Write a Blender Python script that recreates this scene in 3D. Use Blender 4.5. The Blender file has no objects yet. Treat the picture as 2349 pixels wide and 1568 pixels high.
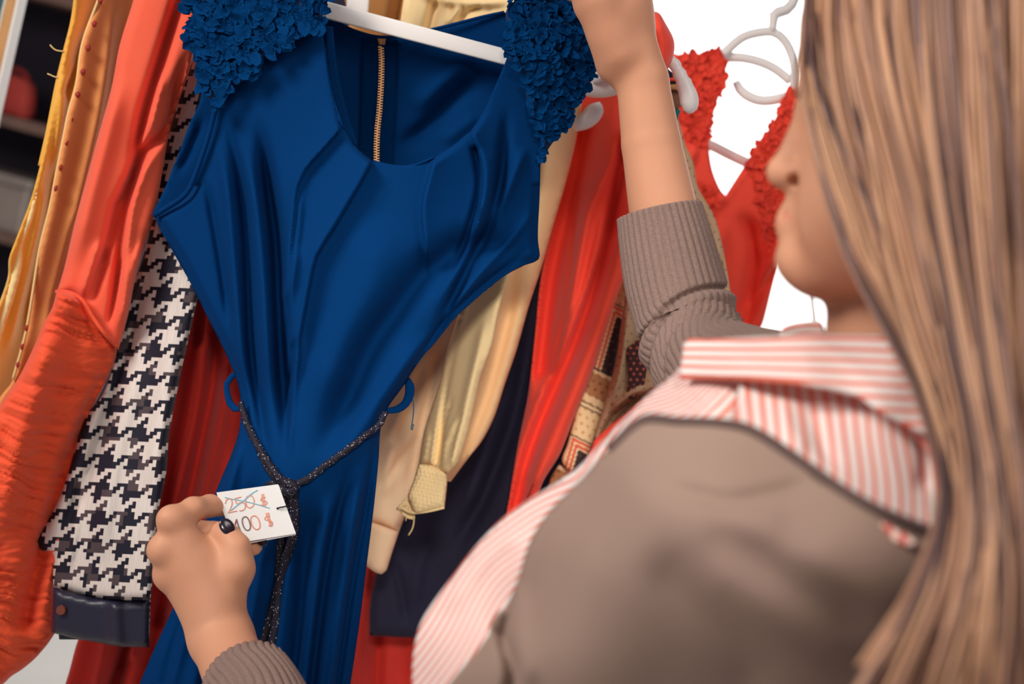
import bpy, bmesh, math, random
import numpy as np
from mathutils import Vector, Matrix
from mathutils.geometry import delaunay_2d_cdt

random.seed(7)
RNG = np.random.default_rng(11)
scene = bpy.context.scene
COL = scene.collection

# ------------------------------------------------------------------ camera
FPX = 3262.0                       # focal length in pixels of the 2349 x 1568 frame (50 mm on 36 mm)
CAM_POS = np.array([0.0, 0.0, 1.52])
PITCH, ROLL = math.radians(-6.0), math.radians(15.0)
camd = bpy.data.cameras.new('camera'); camd.lens = 50.0; camd.sensor_width = 36.0
cam = bpy.data.objects.new('camera', camd); COL.objects.link(cam)
_Rm = Matrix.Rotation(math.pi/2 + PITCH, 3, 'X') @ Matrix.Rotation(ROLL, 3, 'Z')
cam.rotation_euler = _Rm.to_euler(); cam.location = Vector(CAM_POS)
camd.clip_start = 0.02; camd.clip_end = 60
camd.dof.use_dof = True; camd.dof.focus_distance = 1.30; camd.dof.aperture_fstop = 4.6
scene.camera = cam
RM = np.array(_Rm)
CX, CY, CZ = RM[:, 0], RM[:, 1], RM[:, 2]      # camera right, up, towards the viewer

# ------------------------------------------------------------------ world and lights
world = bpy.data.worlds.new('world'); scene.world = world; world.use_nodes = True
world.node_tree.nodes['Background'].inputs[0].default_value = (0.90, 0.84, 1.0, 1)
world.node_tree.nodes['Background'].inputs[1].default_value = 0.25

def area(name, loc, target, size, energy, color):
    l = bpy.data.lights.new(name, 'AREA'); l.energy = energy; l.color = color
    l.shape = 'RECTANGLE'; l.size = size[0]; l.size_y = size[1]
    o = bpy.data.objects.new(name, l); COL.objects.link(o); o.location = loc
    o.rotation_euler = (Vector(target) - Vector(loc)).to_track_quat('-Z', 'Y').to_euler()
    return o
area('shop_window_light', (-1.65, 0.15, 2.5), (0.0, 1.15, 1.3), (0.8, 0.8), 48, (1.0, 0.94, 0.87))
area('added_garment_fill', (0.6, 0.3, 2.7), (0.1, 1.5, 1.1), (0.7, 0.7), 11, (1.0, 0.92, 0.82))  # added fill from overhead for garments left dark by the key, no known fixture
area('added_wall_fill', (1.6, 4.2, 2.95), (1.3, 5.6, 1.5), (2.2, 0.4), 150, (0.97, 1.0, 1.0))  # added lamp, only drives the far wall up to a blown-out window white
sl = bpy.data.lights.new('added_sleeve_spot', 'SPOT'); sl.energy = 130; sl.color = (1.0, 0.94, 0.87); sl.spot_size = math.radians(19); sl.spot_blend = 1.0; sl.shadow_soft_size = 0.14  # added narrow spot to lift the cream sleeve beside the dress, no known fixture
so = bpy.data.objects.new('added_sleeve_spot', sl); COL.objects.link(so); so.location = (-0.05, -0.7, 2.2)
so.rotation_euler = (Vector((-0.02, 1.50, 1.24))-Vector(so.location)).to_track_quat('-Z', 'Y').to_euler()
scene.view_settings.view_transform = 'Standard'; scene.view_settings.look = 'None'
scene.view_settings.exposure = -0.1; scene.view_settings.gamma = 1.0
scene.view_settings.use_curve_mapping = False

# ------------------------------------------------------------------ helpers: coordinates
def W(px, py, d):
    """world point(s) lying d metres in front of the lens plane on the ray of photo pixel (px, py)"""
    px = np.asarray(px, float); py = np.asarray(py, float); d = np.asarray(d, float)
    x = (px - 1174.5) / FPX * d; y = -(py - 784.0) / FPX * d
    return CAM_POS + x[..., None]*CX + y[..., None]*CY - d[..., None]*CZ
def PD(p):
    q = (np.asarray(p) - CAM_POS); d = -(q @ CZ)
    return (q @ CX)/d*FPX + 1174.5, -(q @ CY)/d*FPX + 784.0, d
def lin(r, g, b):
    f = lambda c: (c/255/12.92) if c/255 <= 0.04045 else ((c/255+0.055)/1.055)**2.4
    return (f(r), f(g), f(b), 1.0)

# ------------------------------------------------------------------ helpers: materials
def mat(name, color, rough=0.8, sheen=0.0, metal=0.0, noise=None, bump=None, sss=0.0, spec=0.3, coat=0.0, color2=None):
    """principled material; noise=(scale, amount of color2), bump=(scale, strength, stretch)"""
    m = bpy.data.materials.new(name); m.use_nodes = True
    nt = m.node_tree; b = nt.nodes['Principled BSDF']
    b.inputs['Base Color'].default_value = color; b.inputs['Roughness'].default_value = rough
    b.inputs['Metallic'].default_value = metal; b.inputs['Specular IOR Level'].default_value = spec
    b.inputs['Sheen Weight'].default_value = sheen; b.inputs['Sheen Roughness'].default_value = 0.5
    b.inputs['Coat Weight'].default_value = coat
    if sss:
        b.inputs['Subsurface Weight'].default_value = sss
        b.inputs['Subsurface Radius'].default_value = (1.0, 0.35, 0.2); b.inputs['Subsurface Scale'].default_value = 0.006
    if noise or bump:
        tc = nt.nodes.new('ShaderNodeTexCoord')
    if noise:
        n = nt.nodes.new('ShaderNodeTexNoise'); n.inputs['Scale'].default_value = noise[0]; n.inputs['Detail'].default_value = 4
        nt.links.new(tc.outputs['Object'], n.inputs['Vector'])
        mx = nt.nodes.new('ShaderNodeMix'); mx.data_type = 'RGBA'
        mx.inputs[6].default_value = color; mx.inputs[7].default_value = color2 or tuple(c*0.6 for c in color[:3])+(1,)
        mr = nt.nodes.new('ShaderNodeMapRange'); mr.inputs[1].default_value = 0.35; mr.inputs[2].default_value = 0.7; mr.inputs[4].default_value = noise[1]
        nt.links.new(n.outputs[0], mr.inputs[0]); nt.links.new(mr.outputs[0], mx.inputs[0]); nt.links.new(mx.outputs[2], b.inputs['Base Color'])
    if bump:
        n2 = nt.nodes.new('ShaderNodeTexNoise'); n2.inputs['Scale'].default_value = bump[0]; n2.inputs['Detail'].default_value = 3
        nt.links.new(tc.outputs['Object'], n2.inputs['Vector'])
        bp = nt.nodes.new('ShaderNodeBump'); bp.inputs['Strength'].default_value = bump[1]; bp.inputs['Distance'].default_value = 0.002
        nt.links.new(n2.outputs[0], bp.inputs['Height']); nt.links.new(bp.outputs[0], b.inputs['Normal'])
    return m
def N(nt, op, a, b=None, c=None):
    n = nt.nodes.new('ShaderNodeMath'); n.operation = op
    for i, v in enumerate((a, b, c)):
        if v is None: continue
        if hasattr(v, 'links'): nt.links.new(v, n.inputs[i])
        else: n.inputs[i].default_value = v
    return n.outputs[0]
def mixc(nt, fac, a, b):
    mx = nt.nodes.new('ShaderNodeMix'); mx.data_type = 'RGBA'
    nt.links.new(fac, mx.inputs[0])
    for i, v in ((6, a), (7, b)):
        if hasattr(v, 'links'): nt.links.new(v, mx.inputs[i])
        else: mx.inputs[i].default_value = v
    return mx.outputs[2]
def uvnode(nt):
    u = nt.nodes.new('ShaderNodeUVMap'); u.uv_map = 'UVMap'
    s = nt.nodes.new('ShaderNodeSeparateXYZ'); nt.links.new(u.outputs[0], s.inputs[0]); return s.outputs[0], s.outputs[1]
def stripe_mat(name, base, line, duty=0.36, soft=0.10, rough=0.85):
    """woven stripes: one stripe for each whole number of the first surface coordinate"""
    m = mat(name, base, rough, bump=(900, 0.08)); nt = m.node_tree
    u, v = uvnode(nt)
    f = N(nt, 'FRACT', u); tri = N(nt, 'ABSOLUTE', N(nt, 'SUBTRACT', f, 0.5))
    mr = nt.nodes.new('ShaderNodeMapRange'); mr.interpolation_type = 'SMOOTHSTEP'
    nt.links.new(tri, mr.inputs[0]); mr.inputs[1].default_value = duty/2 - soft/2; mr.inputs[2].default_value = duty/2 + soft/2
    mr.inputs[3].default_value = 1; mr.inputs[4].default_value = 0
    nt.links.new(mixc(nt, mr.outputs[0], base, line), nt.nodes['Principled BSDF'].inputs['Base Color'])
    return m
def houndstooth_mat(name, step):
    """four-and-four houndstooth woven cell by cell on the surface coordinates (metres)"""
    white, black, grey = lin(216, 205, 197), lin(24, 22, 38), lin(84, 70, 72)
    m = mat(name, white, 0.75); nt = m.node_tree; u, v = uvnode(nt)
    i = N(nt, 'FLOOR', N(nt, 'DIVIDE', u, step)); j = N(nt, 'FLOOR', N(nt, 'DIVIDE', v, step))
    i8 = N(nt, 'FLOORED_MODULO', i, 8); j8 = N(nt, 'FLOORED_MODULO', j, 8)
    wd = N(nt, 'LESS_THAN', i8, 4); wf = N(nt, 'LESS_THAN', j8, 4)
    tw = N(nt, 'LESS_THAN', N(nt, 'FLOORED_MODULO', N(nt, 'ADD', i, j), 4), 2)
    dark = N(nt, 'ADD', N(nt, 'MULTIPLY', tw, wd), N(nt, 'MULTIPLY', N(nt, 'SUBTRACT', 1, tw), wf))
    # softer second dark: printed in the corner squares of every other motif
    wn = nt.nodes.new('ShaderNodeTexWhiteNoise'); wn.noise_dimensions = '2D'; wc = nt.nodes.new('ShaderNodeCombineXYZ')
    nt.links.new(N(nt, 'FLOOR', N(nt, 'DIVIDE', N(nt, 'ADD', i, N(nt, 'MULTIPLY', j, .3)), 3)), wc.inputs[0]); nt.links.new(N(nt, 'FLOOR', N(nt, 'DIVIDE', j, 3)), wc.inputs[1]); nt.links.new(wc.outputs[0], wn.inputs['Vector'])
    g = N(nt, 'GREATER_THAN', wn.outputs['Value'], .66)
    slub = nt.nodes.new('ShaderNodeTexNoise'); slub.inputs['Scale'].default_value = 1.0
    cmb = nt.nodes.new('ShaderNodeCombineXYZ'); nt.links.new(N(nt, 'MULTIPLY', u, 900), cmb.inputs[0]); nt.links.new(N(nt, 'MULTIPLY', v, 40), cmb.inputs[1])
    nt.links.new(cmb.outputs[0], slub.inputs['Vector'])
    wh = mixc(nt, slub.outputs[0], lin(228, 218, 209), lin(188, 177, 171))
    c = mixc(nt, dark, wh, mixc(nt, N(nt, 'MULTIPLY', g, 0.75), black, grey))
    nt.links.new(c, nt.nodes['Principled BSDF'].inputs['Base Color'])
    return m
def attr_mat(name, rough=0.8, attr='print', bump=None, sheen=0.0, spec=0.3):
    m = mat(name, (1, 1, 1, 1), rough, sheen=sheen, bump=bump, spec=spec); nt = m.node_tree
    a = nt.nodes.new('ShaderNodeAttribute'); a.attribute_name = attr
    nt.links.new(a.outputs['Color'], nt.nodes['Principled BSDF'].inputs['Base Color']); return m

# ------------------------------------------------------------------ helpers: objects
def tag(o, label=None, cat=None, group=None, kind=None):
    if label: o['label'] = label
    if cat: o['category'] = cat
    if group: o['group'] = group
    if kind: o['kind'] = kind
    return o
def thing(name, loc, label, cat, group=None):
    o = bpy.data.objects.new(name, None); COL.objects.link(o); o.location = Vector(loc); o.empty_display_size = 0.05
    return tag(o, label, cat, group)
def link(name, me, material, parent=None, smooth=True):
    o = bpy.data.objects.new(name, me); COL.objects.link(o)
    if material: me.materials.append(material)
    if smooth: me.polygons.foreach_set('use_smooth', np.ones(len(me.polygons), bool))
    if parent is not None:
        o.parent = parent; o.matrix_parent_inverse = Matrix.Translation(-parent.location) if parent.type == 'EMPTY' else Matrix.Identity(4)
    return o
def mesh_from(name, V, F):
    me = bpy.data.meshes.new(name)
    V = np.asarray(V, np.float32)
    if isinstance(F, np.ndarray):
        k = F.shape[1]; me.vertices.add(len(V)); me.vertices.foreach_set('co', V.ravel())
        me.loops.add(F.size); me.loops.foreach_set('vertex_index', F.astype(np.int32).ravel())
        me.polygons.add(len(F)); me.polygons.foreach_set('loop_start', np.arange(0, F.size, k, dtype=np.int32))
        me.polygons.foreach_set('loop_total', np.full(len(F), k, np.int32))
        me.update(calc_edges=True); me.validate()
    else:
        me.from_pydata([tuple(v) for v in V], [], F); me.update()
    return me
def set_uv(me, uv):
    """uv per vertex"""
    l = me.uv_layers.new(name='UVMap'); idx = np.zeros(len(me.loops), np.int32); me.loops.foreach_get('vertex_index', idx)
    l.data.foreach_set('uv', np.asarray(uv, np.float32)[idx].ravel())
def set_col(me, col, name='print'):
    a = me.color_attributes.new(name, 'FLOAT_COLOR', 'POINT'); c = np.asarray(col, np.float32)
    if c.shape[1] == 3: c = np.hstack([c, np.ones((len(c), 1), np.float32)])
    a.data.foreach_set('color', c.ravel())

# ------------------------------------------------------------------ helpers: curves and traced panels
def cr(pts, step=7.0):
    """Catmull-Rom through the points (any dimension), resampled"""
    P = np.asarray(pts, float)
    if len(P) < 3:
        n = max(2, int(np.linalg.norm(P[-1][:2]-P[0][:2])/step)+1); t = np.linspace(0, 1, n)[:, None]; return P[0]*(1-t)+P[-1]*t
    E = np.vstack([2*P[0]-P[1], P, 2*P[-1]-P[-2]]); out = []
    for i in range(1, len(E)-2):
        p0, p1, p2, p3 = E[i-1], E[i], E[i+1], E[i+2]
        n = max(1, int(np.linalg.norm((p2-p1)[:2])/step)); t = (np.arange(n)/n)[:, None]
        out.append(0.5*((2*p1)+(p2-p0)*t+(2*p0-5*p1+4*p2-p3)*t*t+(3*p1-p0-3*p2+p3)*t**3))
    out.append(P[-1:]); return np.vstack(out)
def outline(pts, step=7.0):
    """closed smooth outline; a third value of 1 marks a sharp corner"""
    c = [i for i, p in enumerate(pts) if len(p) > 2 and p[2]]
    P = [p[:2] for p in pts]
    if not c:
        n = len(P); ext = P[-2:]+P+P[:3]; full = cr(ext, step)
        a = cr(P[-2:]+P+P[:2], step)
        E = np.array(P[-1:]+P+P[:2], float); out = []
        for i in range(1, len(E)-2):
            p0, p1, p2, p3 = E[i-1], E[i], E[i+1], E[i+2]
            k = max(1, int(np.linalg.norm(p2-p1)/step)); t = (np.arange(k)/k)[:, None]
            out.append(0.5*((2*p1)+(p2-p0)*t+(2*p0-5*p1+4*p2-p3)*t*t+(3*p1-p0-3*p2+p3)*t**3))
        return np.vstack(out)
    P = P[c[0]:]+P[:c[0]]+[P[c[0]]]; c = [k-c[0] for k in c]+[len(P)-1]; out = []
    for a, b in zip(c[:-1], c[1:]): out.append(cr(P[a:b+1], step)[:-1])
    return np.vstack(out)
def segdist(Q, L):
    """distance, signed side and parameter of the points Q to the polyline L"""
    best = np.full(len(Q), 1e18); side = np.zeros(len(Q)); par = np.zeros(len(Q))
    sl = np.linalg.norm(np.diff(L, axis=0), axis=1); cum = np.concatenate([[0], np.cumsum(sl)]); tot = cum[-1]
    for i in range(len(L)-1):
        a, b = L[i], L[i+1]; ab = b-a; l2 = ab@ab
        if l2 == 0: continue
        t = np.clip(((Q-a)@ab)/l2, 0, 1); r = Q-(a+t[:, None]*ab); d2 = (r*r).sum(1); m = d2 < best
        best[m] = d2[m]; side[m] = (ab[0]*r[m, 1]-ab[1]*r[m, 0]); par[m] = (cum[i]+t[m]*sl[i])/tot
    return np.sqrt(best), np.sign(side), par
class TPS:
    def __init__(s, pts):
        P = np.array(pts, float); s.x = P[:, :2]/500.0; n = len(P); s.lin = None
        if n == 1: s.c = P[0, 2]; s.n = 1; return
        if n == 2: s.n = 2; s.p = P; return
        s.n = n; K = s.U(np.linalg.norm(s.x[:, None]-s.x[None], axis=2)); Q = np.hstack([np.ones((n, 1)), s.x])
        A = np.block([[K+1e-6*np.eye(n), Q], [Q.T, np.zeros((3, 3))]]); b = np.concatenate([P[:, 2], np.zeros(3)])
        s.w = np.linalg.lstsq(A, b, rcond=None)[0]
    @staticmethod
    def U(r): return np.where(r > 1e-9, r*r*np.log(np.maximum(r, 1e-9)), 0)
    def __call__(s, Q):
        if s.n == 1: return np.full(len(Q), s.c)
        if s.n == 2:
            a, b = s.p; ab = b[:2]-a[:2]; t = ((Q-a[:2])@ab)/(ab@ab); return a[2]+(b[2]-a[2])*t
        q = Q/500.0; K = s.U(np.linalg.norm(q[:, None]-s.x[None], axis=2)); return K@s.w[:s.n]+np.hstack([np.ones((len(q), 1)), q])@s.w[s.n:]
FK, DOFF = 1.0, 0.0          # fold strength and depth shift of the garment being built
def sm(x): x = np.clip(x, 0, 1); return x*x*(3-2*x)
def fold_disp(Q, folds):
    """folds: (points, width px, amplitude m, kind, taper); r = ridge (negative = valley), s = overlap raised on one side
    of the line, falling off over the width"""
    D = np.zeros(len(Q))
    for f in folds:
        pts, wd, amp = f[0], f[1], f[2]; kind = f[3] if len(f) > 3 else 'r'; tap = f[4] if len(f) > 4 else 'b'
        L = cr(pts, 25); d, s, t = segdist(Q, L); g = np.ones(len(Q))
        if tap in ('b', 's'): g = g*sm(t/0.25)
        if tap in ('b', 'e'): g = g*sm((1-t)/0.25)
        if kind == 'r': D += amp*g*np.exp(-(d/wd)**2)
        else:
            sd = d*s                            # image y points down: the raised side is the viewer's left when the line runs down the picture
            fall = np.exp(-np.abs(sd)/wd)
            D += amp*g*fall/(1+np.exp(np.clip(-sd/1.6, -30, 30)))
    return D
def vnoise(x, y, seed=0):
    xi = np.floor(x).astype(np.int64); yi = np.floor(y).astype(np.int64); fx = sm(x-xi); fy = sm(y-yi)
    def h(a, b):
        n = (a*374761393+b*668265263+seed*1442695041) & 0x7fffffff; n = ((n ^ (n >> 13))*1274126177) & 0x7fffffff
        return ((n ^ (n >> 16)) & 0xffff)/65535.0
    return (h(xi, yi)*(1-fx)+h(xi+1, yi)*fx)*(1-fy)+(h(xi, yi+1)*(1-fx)+h(xi+1, yi+1)*fx)*fy
def tri_panel(out, h):
    lo, hi = out.min(0), out.max(0); pts = []
    ys = np.arange(lo[1], hi[1], h*0.87)
    G = np.vstack([np.column_stack([np.arange(lo[0]+(h/2 if k % 2 else 0), hi[0], h), np.full(len(np.arange(lo[0]+(h/2 if k % 2 else 0), hi[0], h)), y)]) for k, y in enumerate(ys)])
    # inside test
    x, y = G[:, 0], G[:, 1]; ins = np.zeros(len(G), bool); n = len(out)
    for i in range(n):
        a, b = out[i], out[(i+1) % n]
        if a[1] == b[1]: continue
        c = ((a[1] > y) != (b[1] > y)); ins ^= c & (x < (b[0]-a[0])*(y-a[1])/(b[1]-a[1])+a[0])
    G = G[ins]; d, _, _ = segdist(G, np.vstack([out, out[:1]])); G = G[d > h*0.5]
    P = np.vstack([out, G]); E = [(i, (i+1) % n) for i in range(n)]
    r = delaunay_2d_cdt([Vector(p) for p in P], E, [list(range(n))], 1, 1e-4)
    V = np.array([v[:] for v in r[0]]); F = [f for f in r[2]]
    T = np.array([f for f in F if len(f) == 3], np.int64)
    e1 = V[T[:, 1]]-V[T[:, 0]]; e2 = V[T[:, 2]]-V[T[:, 0]]; A = e1[:, 0]*e2[:, 1]-e1[:, 1]*e2[:, 0]
    T[A > 0] = T[A > 0][:, ::-1]          # normals towards the viewer (image y points down)
    T = T[np.abs(A) > 1e-6]
    return V, T
def panel(name, pts, depth, material, parent=None, folds=(), h=9, round_px=0, bulge=0.0, back=None, uv=None, extra=None, thick=0.0015, colfn=None, step=None):
    """cloth piece: traced outline at its own depth (metres), folds as relief, rounded towards the outline;
    back=None: cloth of the given thickness, otherwise a closed body whose far side lies `back` metres behind the outline"""
    out = outline(pts, step or max(5, h*0.9)); V, T = tri_panel(out, h)
    D = (depth if callable(depth) else TPS(depth))(V)+DOFF
    d, _, _ = segdist(V, np.vstack([out, out[:1]]))
    pr = np.sqrt(np.clip(1-(1-np.clip(d/round_px, 0, 1))**2, 0, 1)) if round_px else np.zeros(len(V))
    df = D-bulge*pr
    if folds: df = df-FK*fold_disp(V, folds)*(sm(d/14.0)*0.85+0.15)
    if extra is not None: df = df-extra(V, d)
    P = W(V[:, 0], V[:, 1], df); FF = T
    nb = d < 1e-3 if back is not None else None
    if back is not None:
        idx = np.arange(len(V)); new = ~nb; m = np.where(new, np.cumsum(new)-1+len(V), idx)
        P2 = W(V[new, 0], V[new, 1], (np.maximum(D, df)+back*pr+0.001)[new]); P = np.vstack([P, P2]); FF = np.vstack([T, m[T][:, ::-1]]); V = np.vstack([V, V[new]])
    me = mesh_from(name, P, FF)
    if uv is not None: set_uv(me, np.column_stack(uv(V)))
    if colfn is not None: set_col(me, colfn(V))
    o = link(name, me, material, parent)
    if back is None and thick:
        s = o.modifiers.new('cloth', 'SOLIDIFY'); s.thickness = thick; s.offset = -1
    return o
def tube_mesh(name, C, R, n=12, flat=1.0, cap=True, up=None, rfn=None):
    """tube through world points C with radii R"""
    C = np.asarray(C, float); R = np.broadcast_to(np.asarray(R, float), (len(C),)); T = np.gradient(C, axis=0); T /= np.linalg.norm(T, axis=1)[:, None]
    u = np.array(up if up is not None else CZ, float); V = []; a = np.arange(n)/n*2*math.pi
    for i in range(len(C)):
        s = np.cross(T[i], u); s /= np.linalg.norm(s); w = np.cross(s, T[i]); 
        if up is None: u = w
        rr = R[i]*(rfn(i/(len(C)-1), a) if rfn else 1)
        V.append(C[i]+(np.cos(a)*rr)[:, None]*s+(np.sin(a)*rr*flat)[:, None]*w)
    V = np.vstack(V); F = []
    for i in range(len(C)-1):
        for k in range(n): F.append((i*n+k, i*n+(k+1) % n, (i+1)*n+(k+1) % n, (i+1)*n+k))
    if cap: F.append(tuple(range(n))[::-1]); F.append(tuple((len(C)-1)*n+k for k in range(n)))
    return mesh_from(name, V, F)
def tube(name, pix, r, material, parent=None, n=10, flat=1.0, step=10, cap=True, rfn=None):
    """tube through (px, py, depth) points; r a number or one per given point"""
    P = np.asarray(pix, float); rr = np.broadcast_to(np.asarray(r, float), (len(P),)); Q = cr(np.column_stack([P, rr]), step)
    return link(name, tube_mesh(name, W(Q[:, 0], Q[:, 1], Q[:, 2]+DOFF), Q[:, 3], n, flat, cap, rfn=rfn), material, parent)
def box(name, lo, hi, material, parent=None, bev=0.004):
    bm = bmesh.new(); bmesh.ops.create_cube(bm, size=1.0)
    lo = Vector(lo); hi = Vector(hi)
    for v in bm.verts: v.co = Vector(((v.co[i]+0.5)*(hi[i]-lo[i])+lo[i]) for i in range(3))
    if bev: bmesh.ops.bevel(bm, geom=bm.edges[:], offset=bev, segments=2, affect='EDGES', profile=0.5)
    me = bpy.data.meshes.new(name); bm.to_mesh(me); bm.free()
    return link(name, me, material, parent, smooth=False)
def axis_uv(a, b, k=1.0):
    """surface coordinates in metres: across and along the pixel direction a->b at pixel scale k (px per metre)"""
    a = np.array(a, float); t = np.array(b, float)-a; t /= np.linalg.norm(t); s = np.array([t[1], -t[0]])
    return lambda V: (((V-a)@s)/k, ((V-a)@t)/k)
def base(px, py, d): return W(px, py, d)

# ================================================================== THE SHOP AROUND THE RACK
M = {}
M['floor'] = mat('pale_floor', lin(226, 220, 210), 0.45, noise=(3, 0.3), color2=lin(212, 205, 196))
M['dark_wall'] = mat('dark_plum_wall', lin(38, 34, 52), 0.9, noise=(6, 0.5), color2=lin(28, 26, 44))
M['white_wall'] = mat('white_wall', lin(250, 251, 251), 0.9, bump=(40, 0.05))
M['shelf_wood'] = mat('shelf_wood', lin(128, 98, 84), 0.6, noise=(14, 0.6), color2=lin(96, 72, 66))
M['oak'] = mat('oak', lin(200, 148, 92), 0.5, noise=(30, 0.5), color2=lin(168, 118, 70))
M['white_plastic'] = mat('white_plastic', lin(236, 232, 228), 0.35, spec=0.4)
M['chrome'] = mat('chrome', lin(210, 210, 214), 0.2, metal=1.0)
M['glass_green'] = mat('mirror_glass', lin(120, 170, 172), 0.06, metal=0.9)
def struct(o): o['kind'] = 'structure'; return o
struct(box('floor', (-4, -2, -0.1), (4.5, 5.9, 0.0), M['floor'], bev=0))
struct(box('wall_back', (-4, 5.6, 0.0), (0.05, 5.8, 3.4), M['dark_wall'], bev=0))
struct(box('wall_right', (0.05, 5.6, 0.0), (4.5, 5.8, 3.4), M['white_wall'], bev=0))
tr = struct(box('trim_1', (0.02, 5.57, 0.0), (0.08, 5.6, 3.4), M['white_wall'], bev=0.002))

# the dark shelves far behind the yellow blouse
def world_at(px, py, y):
    """point where the ray of the pixel meets the vertical plane at distance y"""
    p = W(px, py, 1.0)-CAM_POS; return CAM_POS+p*(y/p[1])
sp = world_at(60, 290, 4.6)
unit = thing('shelf_unit', (sp[0], 4.8, 0), 'dark shelf unit with brown boards standing far behind the yellow blouse', 'shelf')
M['shelf_side'] = mat('shelf_side', lin(44, 38, 52), 0.7, noise=(8, 0.4))
for dz in (-0.75, -0.37, 0.0, 0.42):
    box('shelf_board', (sp[0]-0.55, 4.6, sp[2]+dz-0.017), (sp[0]+0.42, 5.0, sp[2]+dz+0.017), M['shelf_wood'], unit)
box('back_panel', (sp[0]-0.55, 4.99, 0.3), (sp[0]+0.42, 5.01, 2.6), M['shelf_side'], unit, 0.002)
for x in (sp[0]-0.57, sp[0]+0.42): box('side_panel', (x, 4.6, 0.3), (x+0.025, 5.01, 2.6), M['shelf_side'], unit, 0.002)
def bag(name, x, z, w, h, dep, color, label, cat='bag', grp=None, y0=4.64):
    t = thing(name, (x, y0+dep/2, z), label, cat, grp)
    m = mat(name+'_cloth', color, 0.8, noise=(25, 0.5), bump=(60, 0.3))
    bm = bmesh.new(); bmesh.ops.create_cube(bm, size=1); bmesh.ops.subdivide_edges(bm, edges=bm.edges[:], cuts=5, use_grid_fill=True)
    for v in bm.verts:
        f = 1-0.22*(v.co.z+0.5)**2; q = v.co.copy(); r = 1-0.16*max(0, abs(q.x)*2+abs(q.y)*2-1)
        v.co = Vector((q.x*w*f*r, q.y*dep*f*r, (q.z+0.5)*h*(1-0.15*(2*q.x)**2)))+Vector((x, y0+dep/2, z))
    me = bpy.data.meshes.new('body'); bm.to_mesh(me); bm.free(); link('body', me, m, t)
    c = np.array([(x+w*0.25*math.cos(a), y0+dep/2, z+h*0.86+h*0.3*math.sin(a)) for a in np.linspace(0, math.pi, 14)])
    link('handle', tube_mesh('handle', c, 0.007, 8, up=(0, 1, 0)), m, t)
bag('handbag', world_at(22, 235, 4.7)[0], sp[2]+0.018, 0.16, 0.13, 0.14, lin(170, 56, 46), 'small red handbag standing on the brown shelf board')
def stack(x, z, cols, label):
    for k, c in enumerate(cols):
        m = mat('folded_cloth', c, 0.9, noise=(30, 0.4), bump=(80, 0.2))
        o = box('folded_garment', (x-0.11, 4.66, z+k*0.036), (x+0.11, 4.92, z+k*0.036+0.034), m, None, 0.012)
        tag(o, label[k], 'clothes', 'folded clothes on the dark shelves')
stack(sp[0]+0.2, sp[2]+0.018, [lin(30, 30, 52), lin(40, 34, 46), lin(26, 26, 44)], ['navy folded garment lying lowest beside the red handbag', 'plum folded garment in the middle beside the red handbag', 'dark folded garment on top beside the red handbag'])
stack(world_at(110, 400, 4.7)[0]+.14, sp[2]-0.37+0.018, [lin(60, 54, 62), lin(30, 28, 46), lin(24, 24, 42)], ['grey folded garment lowest under the brown shelf board', 'navy folded garment second under the brown shelf board', 'darkest folded garment on top under the brown shelf board'])
# grey storage box low on the shelf
gx = world_at(30, 500, 4.6)
gb = thing('storage_box', (gx[0]-0.05, 4.75, sp[2]-0.353), 'pale grey storage box with lid on the lower shelf', 'box')
M['grey_box'] = mat('grey_box', lin(150, 136, 126), 0.8, noise=(10, 0.4))
box('body', (gx[0]-0.19, 4.62, sp[2]-0.353), (gx[0]+0.02, 4.9, sp[2]-0.2), M['grey_box'], gb, 0.008)
box('lid', (gx[0]-0.195, 4.615, sp[2]-0.2), (gx[0]+0.025, 4.905, sp[2]-0.17), M['grey_box'], gb, 0.006)
# tall narrow mirror at the left edge of the frame
mir = thing('standing_mirror', W(10, 100, 2.0)*np.array([1, 1, 0]), 'tall mirror with oak frame and white edge at the left border', 'mirror')
def strip(name, x0, x1, d, th, m):
    """upright bar whose width runs from pixel column x0 to x1 at the top of the frame"""
    a = W(x0, 0, d); b = W(x1, 0, d); n = 8; z = np.linspace(0.02, 2.1, n)
    box(name, (a[0], a[1], 0.0), (b[0], a[1]+th, 2.15), m, mir, 0.001)
M['white_paint'] = mat('white_paint', lin(240, 236, 228), 0.5)
strip('edge', 37, 44, 2.0, 0.03, M['white_paint']); strip('frame', 14, 37, 2.0, 0.03, M['oak'])
strip('inner_edge', 9, 14, 2.005, 0.025, M['white_paint']); strip('pane', -260, 9, 2.012, 0.01, M['glass_green'])

# clothes rail above the picture
rail_l, rail_r = W(-500, -420, 1.75), W(2300, 260, 1.75)
rz = 1.98
rail = thing('clothes_rail', (0, 1.66, 0), 'chrome clothes rail that carries the hangers', 'rail')
link('bar', tube_mesh('bar', np.array([(-1.1, 1.66, rz), (0, 1.66, rz), (1.0, 1.66, rz)]), 0.012, 16, up=(0, 0, 1)), M['chrome'], rail)
for x in (-1.1, 1.0): link('post', tube_mesh('post', np.array([(x, 1.66, 0), (x, 1.66, 1), (x, 1.66, rz)]), 0.014, 16, up=(0, 1, 0)), M['chrome'], rail)

# ================================================================== GARMENTS ON THE RACK, LEFT TO RIGHT
FK = 1.6
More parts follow.
